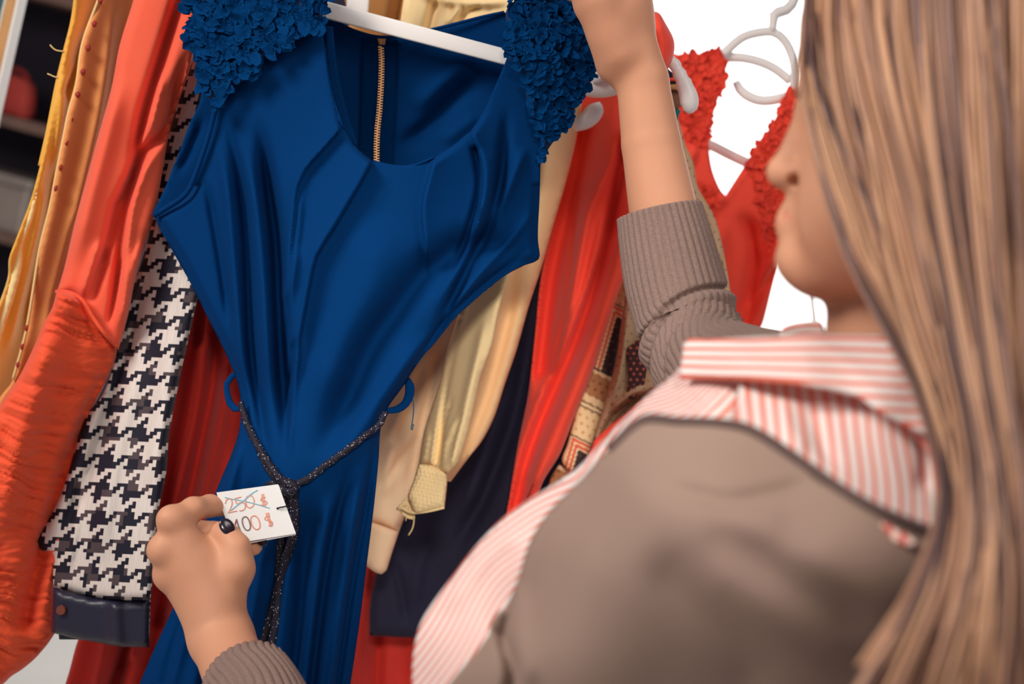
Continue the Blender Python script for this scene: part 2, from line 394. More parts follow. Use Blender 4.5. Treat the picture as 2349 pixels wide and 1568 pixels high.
# ---- yellow blouse
M['mustard'] = mat('mustard_chiffon', lin(236, 178, 70), 0.75, sheen=0.3, bump=(300, 0.1), noise=(9, 0.4), color2=lin(226, 150, 62))
M['apricot'] = mat('apricot_chiffon', lin(230, 150, 84), 0.75, sheen=0.3, bump=(300, 0.1), noise=(7, 0.5), color2=lin(222, 126, 70))
M['pale_yellow'] = mat('pale_yellow_lining', lin(246, 224, 160), 0.8, sheen=0.2)
M['dark_red'] = mat('dark_red_button', lin(150, 40, 32), 0.5)
M['thread'] = mat('yellow_thread', lin(235, 205, 140), 0.8)
t = thing('yellow_blouse', W(120, 900, 1.56), 'mustard yellow chiffon blouse with a dotted placket at the far left', 'blouse')
panel('front_panel', [(350, -330), (300, -300), (262, -180), (240, -60), (226, 0), (205, 55), (190, 99), (176, 190), (158, 257), (146, 316), (130, 396), (115, 475), (91, 574), (80, 630), (61, 755), (48, 790), (30, 870), (-10, 930), (-90, 1120, 1), (60, 1150, 1), (140, 850), (220, 600), (300, 350), (330, 150), (350, -60), (370, -260, 1)],
      [(230, 0, 1.50), (180, 300, 1.50), (80, 700, 1.51), (300, 300, 1.56), (180, 750, 1.55)], M['apricot'], t,
      folds=[([(300, -40), (262, 250), (205, 480), (150, 700), (80, 900)], 18, -.012), ([(268, -40), (235, 220), (190, 430), (135, 650), (60, 900)], 14, .007),
             ([(185, 480), (150, 600), (110, 750)], 10, -.006)], h=8, round_px=16, bulge=.004, back=.02)
panel('side_panel', [(290, -290), (225, -180), (182, -60), (168, 40), (158, 75), (150, 115), (138, 160), (133, 185), (120, 250), (108, 310), (92, 380), (70, 460), (40, 540), (22, 590), (18, 640), (-10, 720), (-60, 850), (-120, 1000, 1), (20, 980, 1), (70, 800), (125, 530), (165, 300), (215, 100), (245, -60), (300, -240, 1)],
      [(200, 0, 1.51), (130, 300, 1.515), (50, 600, 1.52), (150, 300, 1.53)], M['mustard'], t,
      folds=[([(205, 60), (172, 160), (152, 215), (165, 240)], 9, -.012), ([(190, 110), (150, 190), (140, 260), (120, 420)], 8, .008), ([(165, 40), (140, 170), (108, 330), (85, 430)], 7, .004, 'r', 'n'),
             ([(140, 300), (120, 450), (85, 620), (40, 800)], 12, -.010), ([(110, 400), (85, 520), (55, 650), (10, 830)], 10, .007)], h=7, round_px=14, bulge=.004, back=.02)
panel('lining', [(104, 330), (82, 425), (60, 495), (38, 548), (21, 592), (17, 640), (-12, 722), (-62, 852), (-30, 858), (30, 690), (50, 612), (54, 560), (76, 500), (86, 440)], [(60, 500, 1.508), (0, 760, 1.512)], M['pale_yellow'], t, h=7, round_px=10, bulge=.004, back=.004)
tube('hem', [(180, -60, 1.50), (168, 40, 1.505), (150, 115, 1.508), (133, 185, 1.508), (120, 250, 1.508), (108, 310, 1.508), (92, 380, 1.508)], .0022, M['mustard'], t, n=8)
tube('placket_edge', [(226, 0, 1.495), (190, 99, 1.495), (176, 190, 1.495), (158, 257, 1.495), (146, 316, 1.495), (130, 396, 1.495), (115, 475, 1.497), (91, 574, 1.50), (61, 755, 1.50), (30, 870, 1.50)], .0016, M['thread'], t, n=6)
for (x, y) in [(229, 2), (215, 55), (201, 110), (189, 165), (177, 217), (163, 274), (151, 328), (138, 384), (127, 432), (60, 752), (50, 795), (40, 836)]:
    C = np.array([(x+3, y-7, 1.4895), (x+2, y-4, 1.488), (x+1, y, 1.4875), (x, y+4, 1.488), (x-1, y+7, 1.4895)])
    s = 1.0 if y < 230 else 0.7
    link('button', tube_mesh('button', W(C[:, 0], C[:, 1], C[:, 2]), np.array([.0008, .0026, .003, .0026, .0008])*s, 8, 0.5), M['dark_red'], t)
for p in ([(147, 118), (138, 117), (128, 115), (120, 109), (115, 103)], [(134, 178), (125, 176), (116, 172), (109, 169)]):
    tube('loose_thread', [(x, y, 1.505) for x, y in p], .0006, M['thread'], t, n=5, step=4)

# ---- coral dress with the ruched cuff
M['coral'] = mat('coral_crepe', lin(236, 94, 64), 0.75, sheen=0.15, bump=(500, 0.06), noise=(12, 0.3), color2=lin(238, 84, 56))
M['ruched'] = mat('orange_ruched', lin(236, 84, 42), 0.7, sheen=0.15, bump=(220, 0.25), noise=(14, 0.4), color2=lin(222, 66, 38))
t = thing('coral_dress', W(230, 900, 1.46), 'coral orange garment whose long sleeve is gathered into a ruched cuff', 'dress')
panel('sleeve', [(520, -300), (470, -335), (400, -290), (345, -170), (318, -60), (306, 0), (275, 102), (255, 204), (224, 316), (199, 408), (173, 505), (148, 612), (130, 672, 1), (160, 676), (188, 696), (213, 736), (240, 770), (272, 802, 1), (296, 714), (311, 638), (337, 551), (357, 480), (372, 398), (388, 306), (408, 240), (434, 163), (450, 102), (470, 0), (490, -60), (512, -180, 1)],
      [(380, 0, 1.42), (300, 350, 1.43), (200, 700, 1.44)], M['coral'], t,
      folds=[([(425, -50), (408, 15), (357, 178), (331, 265), (301, 408), (272, 470), (258, 530), (224, 640), (205, 690)], 13, -.020, 'r', 'e'),
             ([(440, 90), (410, 190), (388, 290), (330, 350), (296, 450), (280, 541), (268, 640), (262, 740)], 12, -.016),
             ([(380, 140), (345, 290), (310, 350), (285, 430)], 9, .008), ([(372, 320), (330, 400), (300, 490), (285, 620), (270, 720)], 10, .009),
             ([(280, 160), (240, 330), (205, 460), (170, 620)], 26, .008), ([(250, 560), (225, 640), (208, 700)], 8, -.008), ([(235, 540), (200, 640), (185, 690)], 9, .006),
             ([(330, 540), (300, 640), (275, 760)], 12, .008), ([(290, 560), (262, 680), (245, 760)], 7, -.008)], h=7, round_px=26, bulge=.014, back=.02)
def ruche(V, d):
    # gathers run across the cuff, uneven and broken along their length
    a = np.array([200., 700.]); tdir = np.array([-.27, .963]); s = (V-a)@np.array([.963, .27]); l = (V-a)@tdir
    l = l+s*0.10+26*(vnoise(s/60, l/70, 3)-.5)+s*s*0.0006
    r1 = 1-np.abs(2*vnoise(s/95, l/9.5, 5)-1); r2 = 1-np.abs(2*vnoise(s/50, l/6.0, 9)-1)
    return (0.0062*r1+0.0026*r2)*sm(d/10)+0.006*vnoise(s/40, l/60, 2)
panel('ruched_cuff', [(130, 668, 1), (160, 672), (190, 690), (215, 730), (240, 765), (270, 795, 1), (262, 835), (235, 893), (205, 955), (195, 1010), (190, 1100), (160, 1200), (150, 1260), (126, 1330), (126, 1452, 1), (108, 1478), (80, 1510), (50, 1535), (20, 1556), (-10, 1600), (-60, 1750, 1), (-260, 1750, 1), (-180, 1300), (-80, 1050), (0, 930), (40, 870), (62, 828), (80, 790), (100, 742), (120, 705)],
      [(180, 700, 1.43), (100, 900, 1.44), (150, 1050, 1.47), (40, 1200, 1.45), (100, 1400, 1.48), (-50, 1500, 1.46)], M['ruched'], t,
      folds=[([(262, 800), (215, 940), (175, 1020), (140, 1120), (95, 1260), (60, 1420)], 22, -.014, 'r', 's'), ([(130, 720), (90, 880), (40, 1040), (-10, 1250)], 40, .014), ([(205, 960), (165, 1100), (130, 1260), (110, 1400)], 14, .006)],
      h=5, round_px=40, bulge=.016, back=.025, extra=ruche)
tube('seam', [(130, 668, 1.437), (160, 671, 1.42), (190, 689, 1.414), (215, 730, 1.414), (240, 765, 1.415), (268, 794, 1.43)], .0022, M['ruched'], t, n=6)

# ---- houndstooth blouse
M['hound'] = houndstooth_mat('houndstooth', 0.0036)
M['leather'] = mat('navy_leather', lin(30, 30, 50), 0.42, spec=0.5, bump=(400, 0.1))
M['copper'] = mat('copper', lin(170, 98, 78), 0.3, metal=0.8)
t = thing('houndstooth_blouse', W(250, 1400, 1.46), 'black and white houndstooth blouse sleeve with a navy leather cuff', 'blouse')
hu = axis_uv((400, 400), (240, 1370), 2265.)
def hound_uv(V):
    u, v = hu(V); b = (V[:, 1]-900)/900.; return u-0.02*b*b, v+0.12*u
panel('sleeve', [(440, 110, 1), (405, 220), (372, 330), (350, 430), (345, 520), (325, 600), (290, 700), (262, 830), (235, 905), (195, 960), (172, 1030), (148, 1110), (112, 1190), (80, 1236), (92, 1258), (118, 1270), (120, 1300), (123, 1346, 1), (170, 1361), (240, 1374), (345, 1376, 1), (350, 1330), (355, 1250), (362, 1180), (382, 1080), (388, 1000), (410, 880), (432, 780), (452, 690), (470, 640), (520, 480), (530, 250), (480, 130, 1)],
      [(450, 200, 1.47), (380, 600, 1.465), (300, 900, 1.45), (240, 1200, 1.43), (230, 1370, 1.43), (120, 1200, 1.46)], M['hound'], t,
      folds=[([(345, 560), (300, 760), (260, 900), (215, 1050), (165, 1180), (140, 1290)], 16, -.012), ([(330, 800), (285, 960), (250, 1120), (230, 1300)], 22, .006), ([(400, 700), (375, 900), (340, 1150)], 22, .005),
             ([(200, 1050), (175, 1200), (150, 1330)], 8, .005)], h=8, round_px=22, bulge=.012, back=.02, uv=hound_uv)
cu = panel('cuff', [(122, 1344, 1), (170, 1360), (240, 1373), (346, 1374, 1), (342, 1484, 1), (270, 1482), (230, 1474), (178, 1465), (118, 1450, 1)], [(130, 1400, 1.432), (330, 1400, 1.424)], M['leather'], t,
           folds=[([(262, 1378), (270, 1480)], 16, .004, 'r', 'n'), ([(122, 1356), (240, 1384), (345, 1386)], 4, -.0012, 'r', 'n')], h=8, round_px=14, bulge=.008, back=.016)
panel('cuff_underlap', [(133, 1440, 1), (190, 1445), (185, 1466, 1), (136, 1466, 1)], [(150, 1450, 1.446), (180, 1450, 1.446)], M['leather'], t, h=8)
def disc(name, px, py, d, r, th, m, parent, n=20):
    bm = bmesh.new(); bmesh.ops.create_cone(bm, segments=n, radius1=r, radius2=r*.86, depth=th, cap_ends=True)
    R = Matrix(((CX[0], CY[0], CZ[0]), (CX[1], CY[1], CZ[1]), (CX[2], CY[2], CZ[2])))
    bm.transform(Matrix.Translation(Vector(W(px, py, d))) @ R.to_4x4()); me = bpy.data.meshes.new(name); bm.to_mesh(me); bm.free()
    return link(name, me, m, parent, smooth=False)
disc('snap_button', 140, 1399, 1.4205, .0052, .0025, M['copper'], cu)

# ---- long red dress behind the houndstooth sleeve
M['red'] = mat('red_crepe', lin(214, 52, 40), 0.72, sheen=0.1, bump=(500, 0.05))
t = thing('red_long_dress', W(380, 1600, 1.58), 'long plain red dress between the houndstooth sleeve and the blue dress', 'dress')
panel('skirt', [(440, 520, 1), (620, 600, 1), (620, 900), (600, 1200), (480, 1500), (400, 1800, 1), (70, 1800, 1), (150, 1568), (178, 1470), (230, 1330), (320, 1150), (372, 1000), (405, 800)],
      [(500, 700, 1.56), (450, 1100, 1.57), (300, 1500, 1.57)], M['red'], t,
      folds=[([(500, 700), (490, 860), (460, 1020), (420, 1200), (330, 1568)], 14, -.020, 'r', 'n'), ([(470, 620), (440, 900), (410, 1060), (350, 1300), (250, 1600)], 12, -.020, 'r', 'n'), ([(530, 820), (505, 980), (460, 1180), (400, 1400)], 12, .014, 'r', 'n'),
             ([(455, 800), (430, 960), (395, 1150), (300, 1500)], 12, .014, 'r', 'n'), ([(250, 1440), (215, 1600), (190, 1800)], 12, .012, 'r', 'n'), ([(300, 1440), (265, 1600), (240, 1800)], 12, -.016, 'r', 'n'), ([(360, 1440), (320, 1600)], 12, .012, 'r', 'n')],
      h=8, round_px=20, bulge=.01, back=.03)

# ---- red skirt low behind the navy garment
t = thing('dark_red_skirt', W(880, 1650, 1.80), 'dark red skirt showing below the navy garment, right of the blue dress', 'skirt')
panel('skirt', [(790, 1150, 1), (870, 1280), (960, 1300), (1120, 1310, 1), (1120, 1800, 1), (720, 1800, 1), (770, 1500)], [(850, 1300, 1.76), (850, 1700, 1.78), (1050, 1500, 1.8)], M['red'], t,
      folds=[([(850, 1290), (830, 1450), (800, 1750)], 14, .014, 'r', 'n'), ([(890, 1290), (870, 1450), (860, 1750)], 12, -.014, 'r', 'n'), ([(960, 1300), (950, 1750)], 20, .01, 'r', 'n')], h=10, round_px=20, bulge=.01, back=.03)

DOFF = -.04; FK = 1.3
# ---- cream blouse with the elasticated cuff
M['cream'] = mat('cream_cotton', lin(253, 224, 168), 0.85, bump=(260, 0.12), noise=(10, 0.35), color2=lin(250, 208, 148))
t = thing('cream_blouse', W(1000, 1150, 1.60), 'cream yellow cotton blouse with an elasticated frilled cuff', 'blouse')
def crinkle(V, d):
    s = (V[:, 0]*.97+V[:, 1]*.24); l = (V[:, 1]*.97-V[:, 0]*.24)
    return .004*(1-np.abs(2*vnoise(s/22, l/120, 4)-1))+.002*vnoise(s/12, l/50, 8)
panel('shoulder', [(935, -60), (960, -170), (1040, -230), (1150, -180), (1220, -60), (1210, 60), (1120, 200), (980, 260, 1), (905, 160), (920, 40)], [(1000, 0, 1.55), (1150, 50, 1.53)], M['cream'], t,
      folds=[([(1180, 5), (1080, 8), (1000, 0), (950, -20)], 8, .006), ([(1010, -30), (985, 60), (960, 140)], 12, -.010), ([(1110, 12), (1060, 40), (1040, 90)], 6, -.006), ([(1060, 10), (1020, 60)], 6, .006)], h=6, extra=crinkle, round_px=20, bulge=.01, back=.02)
panel('sleeve', [(1120, 500, 1), (1075, 640), (1047, 735), (1026, 802), (1011, 868), (991, 930), (972, 991), (960, 1066, 1), (990, 1070), (1028, 1084, 1), (1052, 1057), (1072, 996), (1088, 930), (1103, 863), (1129, 787), (1150, 690), (1210, 500, 1)],
      [(1120, 600, 1.55), (1060, 850, 1.53), (1000, 1060, 1.52)], M['cream'], t,
      folds=[([(1090, 620), (1040, 800), (1015, 930), (1000, 1060)], 7, -.010, 'r', 's'), ([(1060, 720), (1028, 850), (1008, 950), (990, 1065)], 5, .006, 'r', 's'), ([(1040, 900), (1015, 990), (1010, 1070)], 4, -.006, 'r', 's'), ([(1120, 700), (1075, 900), (1035, 1060)], 10, .008, 'r', 's'),
             ([(1065, 930), (1040, 1010), (1030, 1075)], 4, -.005, 'r', 's'), ([(985, 980), (972, 1060)], 4, .005, 'r', 's'), ([(1050, 950), (1022, 1020), (1015, 1075)], 4, .004, 'r', 's')], h=6, round_px=26, bulge=.016, back=.02)
def smock(V, d):
    s = (V[:, 0]*.97+V[:, 1]*.24); l = (V[:, 1]*.97-V[:, 0]*.24)
    row = np.floor(l/9.0); return .0022*(np.sin(2*math.pi*(s/9.0+.5*(row % 2)+.6*vnoise(s/20, row*1.0, 6)))*.5+.5)*np.abs(np.sin(math.pi*l/9.0))**.6
panel('elastic_cuff', [(960, 1063, 1), (992, 1066), (1028, 1080, 1), (1025, 1120), (1020, 1163, 1), (986, 1171), (953, 1176), (940, 1150), (936, 1134), (948, 1103)], [(990, 1070, 1.515), (980, 1160, 1.52)], M['cream'], t, h=3.2, round_px=20, bulge=.010, extra=smock, thick=.002)
panel('cuff_opening', [(938, 1132, 1), (975, 1155), (1018, 1163, 1), (985, 1173), (953, 1177), (949, 1192, 1), (930, 1186), (912, 1167, 1)], [(930, 1150, 1.535), (1000, 1170, 1.525)], M['cream'], t, h=4, extra=smock, folds=[([(920, 1168), (945, 1160), (955, 1178)], 5, .008), ([(930, 1160), (975, 1165)], 6, -.006)], thick=.002)
tube('cuff_frill', [(912, 1167, 1.533), (922, 1164, 1.528), (936, 1172, 1.525), (952, 1175, 1.522), (985, 1171, 1.518), (1019, 1163, 1.516)], .0018, M['cream'], t, n=6, step=5)
tube('loose_thread', [(950, 1180, 1.528), (949, 1200, 1.528), (945, 1214, 1.528), (937, 1227, 1.528)], .0009, M['thread'], t, n=5, step=4)
tube('loose_thread', [(932, 1184, 1.53), (931, 1194, 1.53)], .0007, M['thread'], t, n=5, step=4)

DOFF = -.065
# ---- tan blouse: puffed sleeve and long front with its cuff
M['tan'] = mat('tan_crepe', lin(246, 202, 150), 0.8, bump=(400, 0.06), noise=(5, 0.4), color2=lin(240, 188, 136))
t = thing('tan_blouse', W(1150, 900, 1.64), 'smooth tan blouse with a wide puffed sleeve behind the cream sleeve', 'blouse')
panel('sleeve', [(1200, 100), (1215, -60), (1270, -120), (1330, -60), (1343, 150), (1325, 300), (1300, 410), (1268, 520), (1240, 620), (1213, 702), (1185, 802), (1159, 878), (1134, 955), (1106, 1010), (1077, 1047), (1034, 1104, 1), (990, 1090), (1000, 950), (1060, 760), (1130, 500), (1170, 300)],
      [(1280, 250, 1.60), (1180, 700, 1.61), (1050, 1050, 1.60)], M['tan'], t,
      folds=[([(1190, 620), (1150, 780), (1110, 920), (1060, 1040)], 18, -.016, 'r', 's'), ([(1270, 300), (1220, 560), (1180, 720)], 24, .010), ([(1240, 250), (1190, 520), (1160, 640)], 18, -.012)], h=9, round_px=30, bulge=.02, back=.02)
DOFF = -.05
M['peach'] = mat('peach_silk', lin(248, 212, 172), 0.7, bump=(200, 0.06), noise=(5, 0.5), color2=lin(238, 184, 146))
t = thing('peach_shirt', W(880, 1300, 1.68), 'peach silky shirt sleeve hanging between the blue dress and the cream cuff', 'shirt')
panel('sleeve', [(1070, 600, 1), (1010, 740), (930, 850), (860, 960), (840, 1120), (836, 1195, 1), (870, 1205), (914, 1222, 1), (930, 1180), (965, 1090), (1000, 980), (1060, 820), (1110, 640, 1)], [(1000, 800, 1.63), (880, 1100, 1.64)], M['peach'], t,
      folds=[([(1030, 740), (990, 880), (960, 1020), (930, 1150)], 14, -.012), ([(940, 900), (900, 1020), (880, 1150)], 16, .010), ([(960, 1000), (900, 1080), (860, 1130)], 9, -.006), ([(985, 800), (930, 960), (870, 1060)], 14, -.008)], h=9, round_px=24, bulge=.014, back=.02)
panel('cuff', [(834, 1192, 1), (870, 1202), (915, 1219, 1), (900, 1265), (886, 1308), (876, 1316), (858, 1310), (834, 1292, 1)], [(850, 1200, 1.628), (870, 1300, 1.632)], M['peach'], t, h=8, round_px=12, bulge=.006, back=.012)

DOFF = 0.0
# ---- tan dress showing above the white hanger bar
t = thing('amber_blouse', W(880, 60, 1.72), 'amber brown blouse glimpsed above the white hanger bar', 'blouse')
M['amber'] = mat('amber_satin', lin(206, 148, 86), 0.7, sheen=0.1)
panel('shoulder', [(780, -80), (800, -220), (870, -280), (940, -220), (960, -80), (935, 60), (900, 260, 1), (800, 260, 1), (800, 60)], [(840, 0, 1.64), (930, 40, 1.66)], M['amber'], t, folds=[([(925, -60), (905, 60), (890, 200)], 12, -.014, 'r', 'n')], h=9, round_px=14, bulge=.008, back=.02)

# ---- navy garment
M['navy'] = mat('navy_twill', lin(30, 29, 52), 0.8, bump=(420, 0.1), noise=(12, 0.4), color2=lin(25, 24, 42))
t = thing('navy_garment', W(1000, 1450, 1.74), 'dark navy garment hanging behind the cream cuff', 'clothing')
panel('drape', [(1200, 480, 1), (1290, 480, 1), (1262, 620), (1245, 800), (1225, 950), (1200, 1100), (1190, 1200), (1120, 1350), (1050, 1460, 1), (960, 1462), (848, 1457, 1), (850, 1380), (868, 1300), (905, 1180), (980, 1020), (1080, 850), (1160, 650)],
      [(1230, 600, 1.70), (1100, 1000, 1.70), (950, 1400, 1.70)], M['navy'], t, folds=[([(1230, 700), (1180, 950), (1100, 1150), (1020, 1300)], 20, -.014), ([(1150, 900), (1110, 1050), (1060, 1200)], 20, .012), ([(900, 1270), (920, 1350), (935, 1440)], 8, -.006), ([(1000, 1200), (960, 1300), (950, 1400)], 16, .006)], h=10, round_px=20, bulge=.012, back=.02)

DOFF = .03; FK = 1.6
# ---- scarlet garment
M['scarlet'] = mat('scarlet_crepe', lin(248, 76, 54), 0.72, sheen=0.1, bump=(500, 0.05))
t = thing('scarlet_garment', W(1250, 1100, 1.62), 'scarlet red draped garment hanging left of the patchwork blouse', 'clothing')
panel('drape', [(1322, 195, 1), (1400, 200), (1480, 205, 1), (1480, 560, 1), (1440, 620), (1405, 710), (1360, 850), (1320, 950), (1285, 1040), (1240, 1120), (1230, 1220), (1260, 1550, 1), (1120, 1550, 1), (1145, 1270), (1165, 1160), (1188, 1020), (1212, 900), (1228, 760), (1240, 640), (1268, 500), (1300, 330)],
      [(1400, 250, 1.57), (1360, 700, 1.56), (1255, 700, 1.61), (1310, 350, 1.61), (1210, 1050, 1.585), (1280, 1000, 1.57)], M['scarlet'], t,
      folds=[([(1440, 330), (1390, 560), (1345, 720), (1290, 860), (1225, 1010), (1180, 1170)], 17, -.026, 'r', 'n'), ([(1420, 330), (1355, 470), (1335, 560), (1310, 680), (1270, 820)], 14, .016, 'r', 'b'),
             ([(1345, 300), (1300, 500), (1268, 640), (1240, 850)], 26, -.026, 'r', 'n'), ([(1340, 420), (1318, 520), (1312, 600), (1296, 720), (1260, 880), (1215, 1000)], 7, -.012), ([(1420, 560), (1370, 740), (1310, 900), (1230, 1090)], 26, .014, 'r', 'n'),
             ([(1400, 440), (1350, 640), (1290, 800), (1215, 980), (1185, 1090)], 9, .012, 'r', 'b')], h=7, round_px=18, bulge=.010, back=.02)
tube('seam', [(1318, 935, 1.553), (1285, 1010, 1.553), (1240, 1075, 1.553), (1210, 1140, 1.556)], .0007, M['dark_red'], t, n=5)

DOFF = 0.0
# ---- patchwork print blouse
M['patch'] = attr_mat('patchwork_print', 0.7)
CRM, BRN, TANP, REDP, BLK = [np.array(lin(*c)[:3]) for c in ((248, 220, 168), (62, 44, 46), (190, 132, 86), (232, 98, 72), (40, 30, 40))]
pa, pb = np.array([1432., 600.]), np.array([1285., 1110.]); pt = (pb-pa)/np.linalg.norm(pb-pa); ps = np.array([-pt[1], pt[0]])*-1
def patch_col(V):
    l = (V-pa)@pt; s = (V-pa)@np.array([pt[1], -pt[0]])   # along, across (positive to the right)
    l = l-s*0.18; c = np.tile(CRM, (len(V), 1)); period = 318.; q = np.mod(l+222, period)
    dots = (np.mod(s+8*(np.floor(l/17) % 2), 17)-8)**2+(np.mod(l, 17)-8)**2 < 14
    c[dots] = np.array(lin(226, 176, 106)[:3])
    f = (q > 2) & (q < 155)                                # framed dark block
    e = np.minimum(s+6, q-2); fr = f & (e < 26); c[fr] = CRM
    c[f & (e > 4) & (e < 10)] = REDP; c[f & (e > 14) & (e < 20)] = REDP; c[f & (e >= 24)] = BRN
    c[f & (e >= 24) & dots] = np.array(lin(84, 66, 66)[:3])
    b = (q > 168) & (q < 218); c[b] = TANP; c[b & dots] = np.array(lin(150, 94, 60)[:3])
    for a0, a1 in ((-2, 3), (155, 159), (236, 239), (247, 250)): c[(q > a0) & (q < a1)] = BLK
    c[s < -16] = BLK*0.8+0.2*BRN
    return c
t = thing('patchwork_blouse', W(1350, 1000, 1.66), 'patchwork print blouse in cream, brown and red blocks beside the scarlet garment', 'blouse')
panel('sleeve', [(1450, 480, 1), (1420, 590), (1396, 690), (1372, 770), (1342, 850), (1322, 940), (1302, 1015), (1290, 1060), (1330, 1100, 1), (1350, 1040), (1378, 960), (1400, 890), (1416, 820), (1432, 750), (1446, 680), (1500, 560, 1)], [(1430, 600, 1.625), (1320, 1050, 1.61)], M['patch'], t, h=3.0, round_px=16, bulge=.008, back=.014, colfn=patch_col)
panel('front_panel', [(1315, 980, 1), (1290, 1050), (1266, 1090), (1255, 1122, 1), (1290, 1180), (1330, 1150, 1), (1335, 1000, 1)], [(1300, 1050, 1.63), (1270, 1110, 1.635)], M['patch'], t, h=3.0, round_px=10, bulge=.004, back=.01, colfn=lambda V: patch_col(V+np.array([42., 110.])))

# ---- beige dotted garment
M['beige'] = attr_mat('beige_dotted', 0.85, bump=(300, 0.08))
BG = np.array(lin(190, 156, 122)[:3])
def beige_col(V):
    c = np.tile(BG, (len(V), 1)); gx = np.mod(V[:, 0]+9*(np.floor(V[:, 1]/18) % 2), 18); gy = np.mod(V[:, 1], 18)
    c[(gx-9)**2+(gy-9)**2 < 5] = np.array(lin(120, 88, 72)[:3]); return c
M['brown_dot'] = attr_mat('brown_dotted', 0.85)
def brown_col(V):
    c = np.tile(np.array(lin(70, 40, 44)[:3]), (len(V), 1)); gx = np.mod(V[:, 0]+8*(np.floor(V[:, 1]/12) % 2), 15); gy = np.mod(V[:, 1], 12)
    c[(gx-7)**2+(gy-6)**2 < 6] = np.array(lin(214, 110, 84)[:3]); return c
t = thing('beige_dotted_blouse', W(1560, 900, 1.62), 'beige blouse with tiny dots hanging behind the raised forearm', 'blouse')
panel('front_panel', [(1500, 250, 1), (1548, 260), (1572, 330), (1590, 372), (1602, 430), (1636, 490), (1652, 540), (1668, 620), (1680, 700), (1678, 730), (1700, 800, 1), (1560, 1060, 1), (1400, 1060), (1365, 1010), (1385, 930), (1412, 830), (1425, 740), (1440, 640), (1460, 450)], [(1560, 350, 1.57), (1620, 600, 1.55), (1420, 900, 1.58)], M['beige'], t,
      folds=[([(1660, 560), (1650, 680), (1600, 780)], 10, -.008), ([(1500, 905), (1455, 920), (1410, 955), (1385, 1000)], 9, -.014, 'r', 'n'), ([(1480, 885), (1440, 905), (1400, 945)], 9, .006), ([(1440, 700), (1425, 840), (1400, 930)], 10, .006)], h=4.0, round_px=14, bulge=.006, back=.02, colfn=beige_col)
panel('dark_inset', [(1448, 790), (1438, 805), (1442, 860), (1438, 908), (1456, 914), (1470, 890), (1500, 876), (1500, 800), (1470, 780)], [(1450, 800, 1.565), (1470, 900, 1.565)], M['brown_dot'], t, h=3.0, round_px=6, bulge=.002, back=.004, colfn=brown_col)

# ---- black coat and red skirt glimpsed low between the garments
t = thing('black_coat', W(1300, 1200, 1.86), 'black coat glimpsed just under the patchwork blouse', 'coat')
panel('front_panel', [(1180, 900, 1), (1330, 860), (1520, 850, 1), (1560, 1750, 1), (1120, 1750, 1)], [(1300, 900, 1.82), (1300, 1300, 1.82)], M['navy'], t, h=14, folds=[([(1320, 900), (1290, 1100), (1270, 1350)], 18, -.012, 'r', 'n')], round_px=20, bulge=.01, back=.02)
t = thing('red_skirt', W(1420, 1000, 1.74), 'red skirt edge glimpsed between the beige blouse and the striped shirt', 'skirt')
panel('skirt', [(1362, 1010, 1), (1400, 975), (1440, 945), (1480, 915), (1540, 930, 1), (1560, 1600, 1), (1280, 1600, 1), (1320, 1150)], [(1400, 980, 1.545), (1450, 1100, 1.56)], M['scarlet'], t, h=9, round_px=10, bulge=.005, back=.01)

# ---- plain red blouse behind the wrist, with its hanger; striped brown top behind it
t = thing('red_blouse', W(1500, 120, 1.46), 'plain red blouse whose shoulder shows behind the raised wrist', 'blouse')
panel('shoulder', [(1430, -60, 1), (1492, 18), (1512, 30), (1526, 52), (1546, 92), (1545, 128), (1532, 160), (1522, 195), (1490, 260, 1), (1430, 200, 1)], [(1500, 60, 1.42), (1500, 200, 1.43)], M['scarlet'], t, folds=[([(1500, 40), (1520, 100), (1515, 170)], 14, .006)], h=7, round_px=18, bulge=.014, back=.02)
M['brown'] = mat('brown_jersey', lin(122, 86, 66), 0.8, bump=(300, .1)); M['teal'] = mat('teal_trim', lin(20, 110, 106), 0.7); M['black'] = mat('black_jersey', lin(36, 26, 38), 0.85); M['ochre'] = mat('ochre_trim', lin(196, 150, 96), 0.8)
t = thing('brown_jersey', W(1548, 220, 1.52), 'brown jersey with dark and ochre trim under the hanger tip beside the wrist', 'jersey')
panel('sleeve', [(1530, 190, 1), (1560, 195), (1566, 215), (1560, 245), (1545, 262), (1530, 280, 1), (1500, 240, 1)], [(1540, 200, 1.49), (1540, 260, 1.49)], M['brown'], t, h=5, round_px=10, bulge=.006, back=.012)
panel('yoke', [(1522, 145, 1), (1535, 160), (1560, 185), (1540, 196), (1515, 210, 1)], [(1530, 150, 1.485), (1540, 190, 1.485)], M['black'], t, h=5, round_px=6, bulge=.003, back=.01)
for nm, mm, y, r in (('red_trim', M['scarlet'], 186, .0022), ('dark_trim', M['black'], 194, .0026), ('ochre_trim', M['ochre'], 202, .0030)):
    tube(nm, [(1532, y-2, 1.482), (1548, y-3, 1.478), (1564, y+2, 1.482)], r, mm, t, n=8, step=5)
tube('teal_trim', [(1556, 252, 1.485), (1550, 264, 1.485), (1546, 280, 1.487)], .003, M['teal'], t, n=8, step=5)

